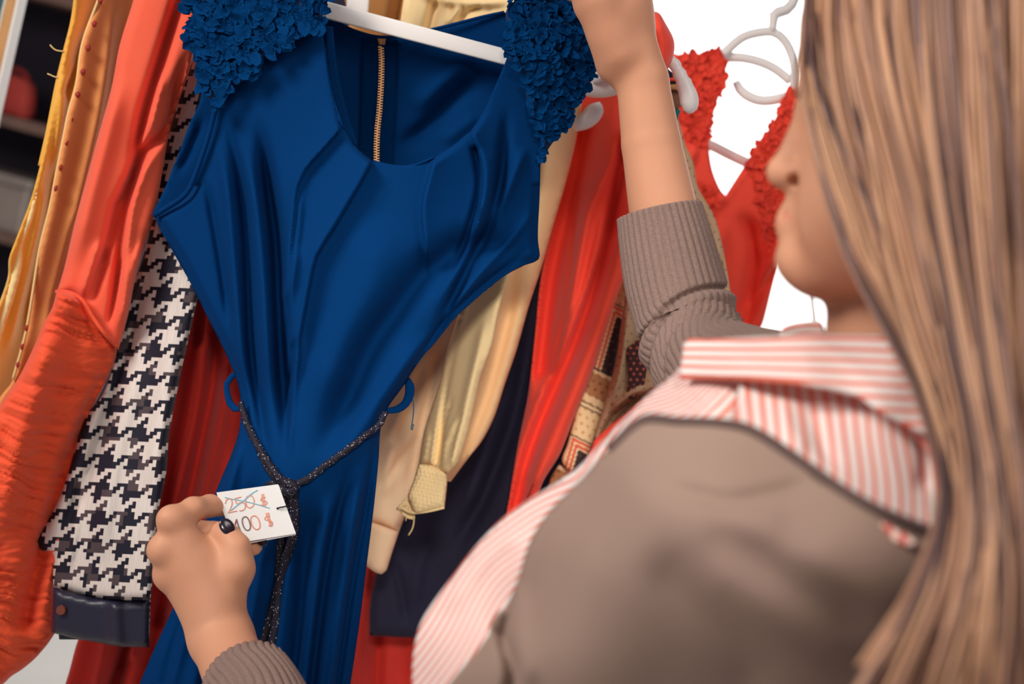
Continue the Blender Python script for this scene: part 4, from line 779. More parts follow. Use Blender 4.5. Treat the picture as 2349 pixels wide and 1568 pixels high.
# ================================================================== THE PERSON
class SDF:
    """smooth union of tapered capsules and ellipsoids, meshed with surface nets on a sparse grid"""
    def __init__(s): s.p = []
    def cone(s, a, b, ra, rb, k=.008, op='u'): s.p.append(('c', np.array(a, float), np.array(b, float), ra, rb, k, op)); return s
    def ell(s, c, ax, r, k=.008, op='u'): s.p.append(('e', np.array(c, float), np.array(ax, float), np.array(r, float), None, k, op)); return s
    @staticmethod
    def dist(p, X):
        if p[0] == 'c':
            a, b, ra, rb = p[1], p[2], p[3], p[4]; ab = b-a; l2 = ab@ab; h = np.clip(((X-a)@ab)/l2, 0, 1)
            return np.linalg.norm(X-a-h[:, None]*ab, axis=1)-(ra+(rb-ra)*h)
        q = (X-p[1])@p[2].T; r = p[3]; k0 = np.linalg.norm(q/r, axis=1); k1 = np.linalg.norm(q/(r*r), axis=1)
        return np.where(k1 > 1e-9, k0*(k0-1)/np.maximum(k1, 1e-9), -r.min())
    @staticmethod
    def comb(v, d, k, op):
        if op == 'u': h = np.clip(.5+.5*(v-d)/k, 0, 1); return v*(1-h)+d*h-k*h*(1-h)
        h = np.clip(.5-.5*(v+d)/k, 0, 1); return v*(1-h)-d*h+k*h*(1-h)
    def mesh(s, cell):
        lo = np.full(3, 1e9); hi = -lo
        for p in s.p:
            if p[6] != 'u': continue
            for c, r in (((p[1], p[3]), (p[2], p[4])) if p[0] == 'c' else ((p[1], p[3].max()),)): lo = np.minimum(lo, c-r); hi = np.maximum(hi, c+r)
        B = 8; lo -= .02; nb = np.ceil((hi+.02-lo)/(cell*B)).astype(int); bs = cell*B
        I = np.stack(np.meshgrid(*[np.arange(n) for n in nb], indexing='ij'), -1).reshape(-1, 3); Cn = lo+(I+.5)*bs
        dd = [s.dist(p, Cn) for p in s.p]; v = np.full(len(Cn), 1.0)
        for p, d in zip(s.p, dd): v = s.comb(v, d, p[5], p[6])
        rad = bs*.87; keep = np.abs(v) < rad+.012
        G = np.where(np.repeat(np.repeat(np.repeat((v < 0).reshape(nb), B, 0), B, 1), B, 2), np.float32(-1), np.float32(1))
        G = np.pad(G, ((0, 1),)*3, constant_values=1.0)
        off = np.stack(np.meshgrid(*[np.arange(B)]*3, indexing='ij'), -1).reshape(-1, 3)
        K = np.nonzero(keep)[0]; X = (lo+(I[K][:, None]*B+off[None])*cell); val = np.full((len(K), B**3), 1.0); vk = v[K]
        for p, d in zip(s.p, dd):
            sel = (d[K] < vk+2*rad+p[5]+.004) if p[6] == 'u' else (d[K] < rad+p[5]+.004)
            if not sel.any(): continue
            x = X[sel].reshape(-1, 3); val[sel] = s.comb(val[sel].reshape(-1), s.dist(p, x), p[5], p[6]).reshape(-1, B**3)
        g = I[K][:, None]*B+off[None]; G[g[..., 0], g[..., 1], g[..., 2]] = val
        S = G < 0; c = np.zeros(tuple(n-1 for n in S.shape), np.uint8)
        cs = [(i, j, k) for i in (0, 1) for j in (0, 1) for k in (0, 1)]
        for i, j, k in cs: c += S[i:S.shape[0]-1+i, j:S.shape[1]-1+j, k:S.shape[2]-1+k]
        act = np.argwhere((c > 0) & (c < 8)); vid = np.full(c.shape, -1, np.int32); vid[act[:, 0], act[:, 1], act[:, 2]] = np.arange(len(act))
        cv = np.stack([G[act[:, 0]+i, act[:, 1]+j, act[:, 2]+k] for i, j, k in cs], 1); acc = np.zeros((len(act), 3)); cnt = np.zeros(len(act)); ca = np.array(cs, float)
        for a in range(8):
            for b in range(a+1, 8):
                if np.abs(ca[a]-ca[b]).sum() != 1: continue
                m = (cv[:, a] < 0) != (cv[:, b] < 0); t = cv[:, a]/np.where(m, cv[:, a]-cv[:, b], 1); acc += np.where(m[:, None], ca[a]+t[:, None]*(ca[b]-ca[a]), 0); cnt += m
        V = lo+(act+acc/cnt[:, None])*cell; F = []
        for ax in range(3):
            sl0 = [slice(None)]*3; sl1 = [slice(None)]*3; sl0[ax] = slice(0, -1); sl1[ax] = slice(1, None)
            A, Bq = S[tuple(sl0)], S[tuple(sl1)]; e = np.argwhere(A != Bq); o1, o2 = [(1, 2), (2, 0), (0, 1)][ax]
            e = e[(e[:, o1] > 0) & (e[:, o2] > 0) & (e[:, o1] < c.shape[o1]) & (e[:, o2] < c.shape[o2])]
            def cellid(d1, d2):
                q = e.copy(); q[:, o1] -= d1; q[:, o2] -= d2; return vid[q[:, 0], q[:, 1], q[:, 2]]
            Q = np.stack([cellid(1, 1), cellid(0, 1), cellid(0, 0), cellid(1, 0)], 1); ins = A[e[:, 0], e[:, 1], e[:, 2]]
            Q[~ins] = Q[~ins][:, ::-1]; F.append(Q[(Q >= 0).all(1)])
        return V, np.vstack(F)

person = thing('person', W(1900, 1560, .80)*np.array([1, 1, 0]), 'person in striped shirt and taupe cardigan, holding up the blue dress and its tag', 'person')
B = SDF(); K = lambda x, y, d: W(x, y, d)
# ---- torso and neck (under the clothes)
B.cone(K(2090, 600, .84), K(2085, 930, .84), .047, .051, .015)
B.cone(K(2100, 1020, .85), K(1780, 1180, .80), .050, .050, .03)            # left shoulder girdle
B.cone(K(2075, 990, .86), K(1920, 1010, 1.0), .050, .046, .02)             # right shoulder girdle
B.cone(K(2080, 1290, .86), K(1900, 1800, .88), .090, .105, .04); B.cone(K(1880, 1300, .92), K(1700, 1800, .92), .080, .095, .04)
B.cone(K(1640, 1560, .86), K(1900, 1250, .90), .06, .06, .05)
B.cone(K(1780, 1180, .80), K(1420, 1600, .82), .050, .044, .02); B.cone(K(1420, 1600, .82), K(740, 1930, .98), .044, .036, .02)   # left upper arm
B.cone(K(740, 1930, .98), K(585, 1640, 1.13), .037, .031, .02); B.cone(K(585, 1640, 1.13), K(505, 1455, 1.215), .030, .0258, .012)  # left forearm
B.cone(K(1920, 1010, 1.0), K(1660, 860, 1.16), .046, .038, .02); B.cone(K(1660, 860, 1.16), K(1595, 800, 1.22), .040, .036, .02)     # right upper arm
B.cone(K(1595, 800, 1.22), K(1540, 590, 1.245), .0335, .0325, .004); B.cone(K(1540, 590, 1.245), K(1494, 330, 1.25), .0325, .0262, .002)
B.cone(K(1494, 330, 1.25), K(1474, 185, 1.25), .0262, .0228, .002)
# ---- right hand on the hanger end (mostly above the frame)
B.cone(K(1474, 185, 1.25), K(1418, 40, 1.25), .0228, .0262, .003); B.cone(K(1420, 120, 1.235), K(1370, 10, 1.23), .015, .0205, .012)
B.cone(K(1440, 60, 1.26), K(1445, -60, 1.265), .022, .020, .012); B.cone(K(1415, 30, 1.25), K(1385, -110, 1.25), .026, .020, .014)
B.cone(K(1395, 90, 1.24), K(1405, 150, 1.250), .012, .013, .018)
for i, (x, y, dd) in enumerate(((1450, -90, 1.285), (1425, -125, 1.265), (1395, -150, 1.245), (1360, -160, 1.225))):
    rr = .0098-.0005*(i == 0)
    B.cone(K(1410, 0, 1.25), K(x, y, dd), .016, rr+.002, .008)
    B.cone(K(x, y, dd), K(x-95, y-22, dd+.035), rr+.001, rr, .004); B.cone(K(x-95, y-22, dd+.035), K(x-150, y+25, dd+.03), rr, rr-.001, .004); B.cone(K(x-150, y+25, dd+.03), K(x-140, y+75, dd+.02), rr-.001, rr-.002, .004)
B.cone(K(1375, 0, 1.23), K(1315, -55, 1.215), .016, .012, .010); B.cone(K(1315, -55, 1.215), K(1250, -80, 1.225), .0115, .009, .005)
# ---- left hand pinching the tag: points in a 400 px close-up of the hand
def Hd(x, y, d): return W(320+x/3.2125, 1080+y/3.2125, d)
wr = Hd(540, 1060, 1.222)
B.cone(Hd(600, 1230, 1.215), wr, .0256, .0235, .012)
B.cone(Hd(590, 1200, 1.213), Hd(540, 1000, 1.218), .020, .020, .012)
MC = {'i': Hd(262, 372, 1.212), 'm': Hd(185, 580, 1.212), 'r': Hd(222, 760, 1.222), 'l': Hd(300, 870, 1.238)}
for kf, (x, y, d), r0, r1 in (('i', (540, 980, 1.215), .018, .0130), ('m', (520, 1000, 1.214), .018, .0128), ('r', (520, 1030, 1.220), .017, .0125), ('l', (530, 1060, 1.228), .016, .0115)):
    B.cone(Hd(x, y, d), MC[kf], r0, r1, .014)
B.cone(Hd(480, 690, 1.224), Hd(540, 900, 1.222), .0185, .020, .012); B.cone(Hd(370, 560, 1.222), Hd(500, 680, 1.227), .015, .017, .010)
for c, r in ((Hd(222, 350, 1.207), .0105), (Hd(160, 585, 1.207), .0108), (Hd(205, 775, 1.215), .0105)): B.cone(c, c+CZ*.001, r, r, .008)
def finger(pts, rs, k=.004):
    for a, b, r0, r1 in zip(pts[:-1], pts[1:], rs[:-1], rs[1:]): B.cone(a, b, r0, r1, k)
finger([MC['i'], Hd(395, 282, 1.226), Hd(520, 255, 1.248), Hd(640, 268, 1.262)], [.0122, .0102, .0093, .0078], .005)
finger([MC['m'], Hd(330, 430, 1.262), Hd(560, 455, 1.272), Hd(840, 556, 1.268)], [.0122, .0105, .0096, .0082], .005)
finger([MC['r'], Hd(330, 600, 1.272), Hd(520, 590, 1.285), Hd(640, 640, 1.270)], [.0118, .0098, .009, .0075], .005)
finger([MC['l'], Hd(380, 740, 1.275), Hd(520, 720, 1.284), Hd(600, 740, 1.268)], [.0105, .0088, .008, .007], .005)
# thumb: rises along the right side of the palm, bends at the knuckle back over the tag
finger([Hd(620, 960, 1.222), Hd(718, 720, 1.219), Hd(716, 560, 1.221), Hd(645, 470, 1.226), Hd(597, 445, 1.228)], [.018, .0135, .0108, .0095, .0088], .007)
B.cone(Hd(500, 680, 1.229), Hd(690, 620, 1.226), .0125, .0115, .010); B.cone(Hd(560, 800, 1.224), Hd(690, 720, 1.222), .017, .0135, .012)
# ---- head
uimg, fimg = np.array([.13, .99]), np.array([-.99, .13]); PHI = math.radians(14)
Uh = uimg[0]*CX+uimg[1]*CY; Fi = fimg[0]*CX+fimg[1]*CY; Uh /= np.linalg.norm(Uh)
Fh = math.cos(PHI)*Fi-math.sin(PHI)*CZ; Fh -= Uh*(Fh@Uh); Fh /= np.linalg.norm(Fh); Lh = np.cross(Uh, Fh)      # forward, up, her left (towards the lens)
HC = W(2140, 300, .815); AX = np.array([Fh, Lh, Uh])
def Mp(px, py, l=0.0):
    """point of the plane parallel to the head's mid plane, l metres to her left, seen at the pixel"""
    r = W(px, py, 1.0)-CAM_POS; t = ((HC+l*Lh-CAM_POS)@Lh)/(r@Lh); return CAM_POS+r*t
def Lo(f, l, u): return HC+f*Fh+l*Lh+u*Uh
H = B
H.ell(Lo(-.020, 0, .028), AX, (.095, .076, .090), .015)                               # cranium
H.ell(Lo(.032, 0, -.030), AX, (.042, .050, .064), .015)                                # face block
fm = lambda px, py, r: Mp(px, py)-Fh*r                                                 # front at the traced profile
H.cone(fm(1834, 190, .03), fm(1842, 120, .035), .030, .035, .012)                       # forehead
H.cone(fm(1822, 262, .010), fm(1804, 318, .0085), .010, .0085, .006)                   # bridge
H.cone(fm(1804, 318, .0085), fm(1764, 388, .0100), .0085, .0100, .004)                 # nose
H.ell(fm(1759, 391, .0110), AX, (.0110, .0105, .0095), .004)
for sd in (-1, 1): H.ell(fm(1757, 396, .020)+Lh*sd*.0105-Uh*.001, AX, (.0105, .0068, .0080), .005)
H.cone(fm(1806, 432, .012), fm(1810, 458, .012), .012, .012, .005)                     # philtrum
for sd in (-1, 1):
    H.cone(fm(1796, 482, .008), fm(1822, 486, .008)+Lh*sd*.020-Fh*.010, .0080, .0045, .005)      # upper lip
    H.cone(fm(1783, 510, .0085), fm(1818, 497, .008)+Lh*sd*.019-Fh*.010, .0088, .0045, .005)     # lower lip
H.cone(fm(1794, 540, .014), fm(1784, 580, .016), .014, .015, .006)                     # chin
H.ell(fm(1780, 590, .019), AX, (.019, .022, .0145), .006)
for sd in (-1, 1):
    ja = Lo(-.002, sd*.050, -.072)
    H.cone(fm(1812, 604, .020)+Lh*sd*.010, ja, .016, .016, .015)                        # jaw line
    H.cone(ja, Lo(-.012, sd*.060, -.005), .016, .014, .02)
    H.ell(Lo(.034, sd*.038, -.018), AX, (.029, .025, .030), .012)                       # cheek bone
    H.ell(Lo(.038, sd*.032, -.055), AX, (.030, .024, .034), .012)                       # cheek
    H.ell(Lo(.086, sd*.031, .019), AX, (.017, .018, .011), .008, 'd')                   # eye socket
    H.ell(Lo(.057, sd*.031, .019), AX, (.0130, .0130, .0125), .004)                     # eyeball and lids
    H.cone(Lo(.070, sd*.012, .036), Lo(.056, sd*.050, .034), .008, .007, .008)          # brow
    H.ell(Lo(-.010, sd*.074, -.008), AX, (.016, .008, .030), .005); H.ell(Lo(-.008, sd*.082, -.004), AX, (.009, .006, .018), .004, 'd')
    H.ell(fm(1757, 402, .0200)+Lh*sd*.0135-Uh*.0030, AX, (.0062, .0050, .0042), .0015, 'd')   # nostril
H.cone(fm(1788, 494, .002)-Lh*.012-Fh*.002, fm(1788, 494, .002)+Lh*.012-Fh*.002, .0013, .0013, .002, 'd')
Vb, Fb = B.mesh(.0022)
M['skin'] = mat('skin', lin(203, 147, 115), 0.55, sss=0.12, spec=0.3, noise=(22, 0.35), color2=lin(193, 132, 102), bump=(700, 0.05))
nt = M['skin'].node_tree; at = nt.nodes.new('ShaderNodeAttribute'); at.attribute_name = 'lips'; bs = nt.nodes['Principled BSDF']; src = bs.inputs['Base Color'].links[0].from_socket
nt.links.new(mixc(nt, at.outputs['Fac'], src, lin(204, 92, 84)), bs.inputs['Base Color'])
me = mesh_from('body', Vb, Fb); lp = np.minimum.reduce([SDF.dist(('c', fm(1796, 482, .008), fm(1822, 486, .008)+Lh*s*.020-Fh*.010, .0080, .0045), Vb) for s in (-1, 1)]+[SDF.dist(('c', fm(1783, 510, .0085), fm(1818, 497, .008)+Lh*s*.019-Fh*.010, .0088, .0045), Vb) for s in (-1, 1)])
aa = me.attributes.new('lips', 'FLOAT', 'POINT'); aa.data.foreach_set('value', (sm((.0018-lp)/.002)*.75).astype(np.float32))
body = link('body', me, M['skin'], person)
cs = body.modifiers.new('smooth', 'SMOOTH'); cs.factor = .5; cs.iterations = 2
# eyes, brows and lashes
M['eye'] = mat('eye_white', lin(240, 236, 230), .2); M['iris'] = mat('iris', lin(70, 50, 40), .2); M['brow'] = mat('brow_hair', lin(92, 66, 54), .8)
def ball(name, c, r, m, par, ax=None):
    bm = bmesh.new(); bmesh.ops.create_uvsphere(bm, u_segments=20, v_segments=12, radius=1.0)
    for v in bm.verts:
        q = np.array(v.co[:])*np.array(r if hasattr(r, '__len__') else (r,)*3); v.co = Vector(c+(q @ (ax if ax is not None else np.eye(3))))
    me = bpy.data.meshes.new(name); bm.to_mesh(me); bm.free(); return link(name, me, m, par)
for sd in (-1, 1):
    e = ball('eye', Lo(.0590, sd*.031, .017), .0116, M['eye'], person); ball('iris', Lo(.0685, sd*.031, .014), (.0030, .0050, .0050), M['iris'], e, AX)
    link('eyebrow', tube_mesh('eyebrow', np.array([Lo(.0790, sd*.012, .042), Lo(.0755, sd*.03, .046), Lo(.0640, sd*.050, .041)]), [.0022, .0026, .0012], 8), M['brow'], person)
    link('eyelashes', tube_mesh('eyelashes', np.array([Lo(.069, sd*.020, .0175), Lo(.073, sd*.031, .0170), Lo(.067, sd*.042, .0165)]), [.0008, .0014, .0010], 6), M['brow'], person)
# nails
M['nail'] = mat('dark_nail_polish', lin(30, 18, 34), .2, spec=.5, coat=.3)
def nail(c, along, normal, ln, wd):
    a = along/np.linalg.norm(along); n = normal-a*(normal@a); n /= np.linalg.norm(n); b = np.cross(n, a)
    tag(ball('fingernail', c, (ln, wd, .0018), M['nail'], person, np.array([a, b, n])), 'dark polished fingernail')
tp, tj = Hd(590, 440, 1.232), Hd(722, 560, 1.220)
nail(Hd(645, 408, 1.2172), (.62*CX-.78*CY)*1.0, CZ+.5*CX+.35*CY, .0080, .0062)
nail(Hd(905, 520, 1.262), CX*.9-.3*CY, CZ*.3-CY*.2+CX*.6, .005, .004)

# ---- ribbed sleeves of the cardigan
M['rib'] = mat('taupe_rib_knit', lin(140, 116, 106), 0.95, bump=(900, 0.5), noise=(500, .5), color2=lin(112, 92, 86))
M['card'] = mat('taupe_knit', lin(150, 126, 112), 0.95, bump=(500, 0.15), noise=(9, .5), color2=lin(136, 110, 100))
M['seam'] = mat('taupe_seam', lin(96, 78, 74), 0.9)
card = None
def sleeve(name, pix, rad, nr, crease, ns=220):
    P = cr(np.column_stack([np.array(pix, float), rad]), 3.0); C = W(P[:, 0], P[:, 1], P[:, 2]); L = len(C); n = nr*8; q = np.linspace(0, 1, L)
    T = np.gradient(C, axis=0); T /= np.linalg.norm(T, axis=1)[:, None]; a = np.arange(n)/n*2*math.pi; V = []
    for i in range(L):
        s = np.cross(T[i], CZ); s /= np.linalg.norm(s); w = np.cross(s, T[i])
        ph = a*nr+crease[2]*np.sin(q[i]*55+a*2)*sm((q[i]-crease[0])/.08)
        rr = P[i, 3]+.0019*np.abs(np.cos(ph/2))**.7
        for (qc, tilt, amp, wd) in crease[1]: rr = rr+amp*np.exp(-((q[i]-qc-tilt*np.cos(a)-.01*np.sin(a*3))/wd)**2)
        V.append(C[i]+(np.cos(a)*rr)[:, None]*s+(np.sin(a)*rr)[:, None]*w)
    # turn the edge inwards at the wrist
    V0 = [C[0]+(V[0]-C[0])*f+T[0]*z for f, z in ((.86, .012), (.93, .004), (.975, .0005))]
    V = np.vstack(V0+V); R = L+3; F = np.array([(i*n+k, i*n+(k+1) % n, (i+1)*n+(k+1) % n, (i+1)*n+k) for i in range(R-1) for k in range(n)])
    return link(name, mesh_from(name, V, F), M['rib'], person)
sleeve('cardigan_sleeve', [(1512, 484, 1.247), (1528, 560, 1.245), (1548, 650, 1.24), (1572, 730, 1.23), (1592, 790, 1.215), (1640, 850, 1.17), (1760, 905, 1.08), (1900, 950, 1.0)], [.0362, .0395, .042, .0425, .043, .044, .048, .055], 38,
       (.30, [(.36, .050, -.006, .010), (.40, .05, .003, .014), (.445, .05, -.003, .010), (.49, .045, .002, .012), (.54, .04, -.003, .010)], 1.1))
sleeve('cardigan_sleeve', [(566, 1562, 1.172), (592, 1610, 1.145), (640, 1720, 1.09), (740, 1930, .98)], [.0365, .038, .041, .046], 36, (.5, [], .5))

# ---- cardigan over the near shoulder and back
CARD = TPS([(1480, 955, .75), (1660, 965, .715), (1850, 1060, .69), (2110, 1200, .655), (2400, 1300, .64), (1330, 1100, .765), (1215, 1240, .775), (1185, 1345, .775), (1060, 1530, .78), (1450, 1120, .695), (1650, 1150, .655), (1900, 1250, .635), (1350, 1300, .70), (1550, 1350, .66), (1800, 1450, .645), (2100, 1450, .645), (1250, 1500, .725), (1500, 1560, .69), (900, 1880, .86), (1500, 1880, .75), (2200, 1880, .72), (2500, 1880, .72)])
CF = [([(1480, 1110), (1580, 1130), (1680, 1150), (1790, 1130), (1920, 1100)], 24, -.007), ([(1560, 1195), (1680, 1205), (1820, 1190)], 50, .003),
      ([(1560, 1140), (1720, 1270), (1880, 1370), (2060, 1500)], 50, -.006), ([(1560, 1260), (1680, 1370), (1830, 1500), (1950, 1620)], 60, .005), ([(1450, 1240), (1560, 1350), (1700, 1500), (1780, 1640)], 60, -.006),
      ([(1160, 1380), (1152, 1450), (1175, 1540), (1160, 1640)], 14, -.016, 'r', 'n'), ([(1205, 1330), (1190, 1430), (1220, 1600)], 24, .006)]
CO = [(1478, 958, 1), (1560, 960), (1660, 965), (1735, 985), (1850, 1060), (1930, 1115), (2010, 1160), (2110, 1202), (2250, 1250), (2600, 1330, 1), (2650, 1900, 1), (850, 1900, 1), (950, 1690), (1030, 1568), (1095, 1490), (1150, 1410), (1185, 1335), (1215, 1240), (1262, 1168), (1330, 1100), (1400, 1022)]
panel('cardigan', CO, CARD, M['card'], person, folds=CF, h=11, thick=.003)
nb = [(1400, 1022), (1478, 957), (1560, 960), (1660, 965), (1735, 985), (1850, 1060), (1930, 1115), (2010, 1160), (2110, 1202), (2250, 1250), (2600, 1330)]
Pn = cr(nb, 12); tube('neckband', [(x, y+9, float(d)-.004) for (x, y), d in zip(Pn, CARD(Pn))], .0036, M['seam'], person, n=10, step=12, flat=.6)

# the rest of the cardigan round the back and the near upper arm
CB = SDF()
CB.cone(K(2080, 1290, .86), K(1900, 1800, .88), .098, .113, .04).cone(K(1880, 1300, .92), K(1700, 1800, .92), .086, .102, .04).cone(K(1640, 1560, .86), K(1900, 1250, .90), .066, .066, .05)
CB.cone(K(2110, 1060, .86), K(1800, 1200, .81), .054, .054, .03).cone(K(2090, 1060, .88), K(1930, 1040, 1.0), .052, .051, .03)
CB.cone(K(1780, 1190, .81), K(1420, 1620, .83), .052, .049, .02).cone(K(1420, 1620, .83), K(740, 1950, .99), .049, .043, .02)
Vc, Fc = CB.mesh(.007); link('cardigan_body', mesh_from('cardigan_body', Vc, Fc), M['card'], person)
# ---- striped shirt
M['shirt'] = stripe_mat('striped_cotton', lin(232, 220, 214), lin(224, 122, 102), .38)
FS = TPS([(1290, 1092, -.5), (1150, 1190, .3), (1030, 1330, 1.2), (950, 1490, 2.6), (1330, 1110, 1.5), (1250, 1190, 4.4), (1215, 1250, 6.5), (1180, 1380, 12), (1060, 1540, 10.5), (1120, 1300, 5.4), (1040, 1450, 6), (1480, 960, 4), (1400, 990, .5), (1480, 900, -2.5), (1560, 850, -4.5), (1560, 960, 6), (1620, 900, 5), (1680, 880, 7), (1690, 960, 9.5)])
SD = TPS([(1560, 850, .90), (1490, 900, .91), (1380, 1010, .90), (1290, 1100, .89), (1150, 1190, .885), (1030, 1330, .88), (955, 1430, .875), (930, 1600, .875), (1500, 960, .83), (1330, 1110, .83), (1210, 1250, .83), (1170, 1390, .83), (1050, 1560, .83), (1620, 930, .80), (1660, 1050, .78), (1400, 1300, .80)])
panel('shirt_front', [(1590, 800, 1), (1545, 855), (1490, 900), (1440, 950), (1385, 1005), (1335, 1062), (1290, 1096), (1220, 1140), (1150, 1190), (1088, 1255), (1032, 1328), (990, 1385), (962, 1435), (948, 1500), (945, 1568), (940, 1750, 1), (1300, 1750, 1), (1420, 1400), (1600, 1150), (1720, 1000), (1730, 870, 1), (1660, 820)],
      SD, M['shirt'], person, folds=[([(1190, 1230), (1135, 1300), (1110, 1400), (1120, 1480)], 22, -.004), ([(1230, 1180), (1100, 1290), (1010, 1420)], 26, .008), ([(1540, 880), (1600, 930), (1640, 970)], 14, -.008), ([(1580, 900), (1630, 905), (1690, 890)], 10, .006)], h=10, thick=.0015, uv=lambda V: (FS(V), V[:, 1]/100))
BS = TPS([(1700, 900, 0), (1760, 890, 2.0), (1850, 890, 5.2), (1960, 910, 8.6), (2060, 1000, 12), (1720, 1000, .3), (1790, 1020, 2.6), (1880, 1060, 5.4), (1980, 1100, 8.6), (2080, 1130, 12), (2120, 1180, 13.4), (1960, 1180, 8.0)])
BD = TPS([(1690, 880, .80), (1850, 890, .775), (2060, 930, .74), (2130, 1030, .72), (2110, 1195, .69), (1860, 1065, .715), (1700, 985, .745), (1900, 960, .745)])
panel('shirt_back', [(1690, 850, 1), (1800, 860), (1950, 880), (2060, 905), (2110, 960), (2140, 1040), (2150, 1110), (2140, 1240, 1), (1980, 1190), (1850, 1110), (1740, 1040), (1690, 990, 1), (1684, 940), (1694, 900)], BD, M['shirt'], person,
      folds=[([(1694, 890), (1690, 940), (1700, 990)], 10, .006, 'r', 'n'), ([(1790, 900), (1810, 980), (1850, 1050)], 22, .006), ([(1850, 900), (1880, 1000), (1920, 1090)], 18, -.005), ([(2100, 960), (2130, 1050), (2120, 1140)], 20, -.008)], h=9, thick=.0015, uv=lambda V: (BS(V), V[:, 1]/100))
KS = TPS([(1570, 790, 0), (1570, 850, 3), (1570, 880, 4.2), (1720, 770, -1), (1720, 858, 3.2), (1900, 766, -.9), (1900, 870, 3.3), (2040, 772, -.8), (2090, 900, 4), (2000, 900, 4.2), (2120, 1000, 7.5), (1970, 940, 5.6)])
KD = TPS([(1568, 830, .86), (1700, 815, .80), (1850, 815, .765), (2040, 830, .735), (2110, 950, .715), (1900, 766, .80), (1720, 772, .83), (2040, 772, .77), (1700, 868, .782), (1950, 890, .735)])
panel('shirt_collar', [(1568, 782, 1), (1580, 776), (1640, 776), (1720, 770), (1800, 768), (1900, 765), (2040, 770), (2180, 790, 1), (2200, 1010, 1), (2112, 985), (2060, 960), (2010, 935), (1962, 900, 1), (1900, 884), (1800, 872), (1700, 866), (1600, 862), (1556, 862, 1), (1562, 830)], KD, M['shirt'], person, h=9, thick=.003, uv=lambda V: (KS(V), V[:, 0]/100))
KS2 = TPS([(1800, 745, 0), (1850, 740, .2), (1840, 770, 1.8), (1900, 760, 1.2), (1780, 770, 1.0)])
panel('shirt_collar_front', [(1786, 768, 1), (1796, 752), (1815, 745), (1840, 741), (1880, 742), (1900, 800, 1), (1800, 800, 1)], [(1800, 750, .90), (1880, 760, .885), (1850, 795, .895)], M['shirt'], person, h=8, thick=.002, uv=lambda V: (KS2(V), V[:, 0]/100))
M['red_inner'] = mat('red_inner_yoke', lin(206, 100, 88), .85, noise=(120, .8), color2=lin(230, 170, 156))
panel('inner_yoke', [(2040, 950, 1), (2100, 985), (2150, 1010), (2165, 1090, 1), (2140, 1060), (2105, 1010), (2060, 975)], [(2060, 960, .722), (2150, 1060, .708)], M['red_inner'], person, h=8, thick=.001)
def peek(V):
    c = np.tile(np.array(lin(214, 60, 44)[:3]), (len(V), 1)); c[((V[:, 0]-2012)//17) % 2 == 0] = np.array(lin(244, 214, 200)[:3]); return c
panel('shirt_glimpse', [(2010, 1208), (2030, 1200), (2055, 1215), (2085, 1230), (2100, 1245), (2080, 1250), (2050, 1238), (2022, 1222)], [(2010, 1208, .652), (2090, 1240, .643)], attr_mat('shirt_glimpse', .8), person, h=4, thick=.001, colfn=peek)

# ---- hair
M['hair'] = attr_mat('dark_blonde_hair', 0.42, 'tint', spec=.45); M['hair_under'] = mat('hair_underlayer', lin(112, 82, 70), .6, bump=(300, .4), noise=(40, .6), color2=lin(84, 60, 56))
GD = [[(1890, -260, .84), (1872, -120, .815), (1856, 0, .80), (1848, 110, .782), (1848, 190, .772), (1866, 290, .758), (1892, 400, .745), (1922, 505, .733), (1955, 602, .722), (2006, 699, .711), (2052, 785, .70), (2104, 890, .682), (2148, 1030, .657), (2165, 1160, .628), (2120, 1320, .60), (2040, 1470, .575), (1960, 1600, .565), (1900, 1760, .56)],
      [(1990, -280, .77), (1965, -100, .755), (1960, 30, .745), (1990, 220, .725), (2045, 420, .71), (2105, 640, .69), (2165, 850, .665), (2210, 1050, .635), (2215, 1250, .605), (2170, 1430, .58), (2110, 1600, .57), (2060, 1760, .565)],
      [(2110, -280, .74), (2090, -100, .725), (2090, 50, .715), (2120, 260, .698), (2168, 520, .682), (2215, 780, .657), (2255, 1030, .625), (2272, 1280, .595), (2262, 1500, .575), (2250, 1760, .565)],
      [(2250, -280, .735), (2235, -80, .715), (2238, 100, .70), (2252, 320, .685), (2275, 620, .668), (2305, 900, .643), (2335, 1180, .61), (2345, 1450, .585), (2350, 1760, .57)],
      [(2400, -280, .745), (2400, -80, .725), (2398, 100, .71), (2400, 400, .695), (2412, 800, .668), (2432, 1150, .635), (2450, 1450, .60), (2460, 1760, .58)],
      [(2560, -260, .80), (2570, 0, .77), (2570, 400, .745), (2570, 800, .715), (2570, 1200, .68), (2575, 1760, .62)]]
NS = 26
def resamp(g): P = cr(g, 20); s = np.concatenate([[0], np.cumsum(np.linalg.norm(np.diff(P[:, :2], axis=0), axis=1))]); u = np.linspace(0, s[-1], NS); return np.column_stack([np.interp(u, s, P[:, j]) for j in range(3)])
GR = np.array([resamp(g) for g in GD])
def guide(x):
    x = min(max(x, 0), len(GR)-1.0001); i = int(x); f = x-i; return GR[i]*(1-f)+GR[i+1]*f
rg = np.random.default_rng(5); HV, HF, HCOL = [], [], []; nv = 0; tt = np.linspace(0, 1, NS)
cols = [np.array(lin(*c)[:3]) for c in ((204, 156, 120), (180, 134, 105), (152, 111, 91), (110, 80, 73), (80, 58, 59))]
LIGHT = np.array([.20, .26, .25, .18, .11])
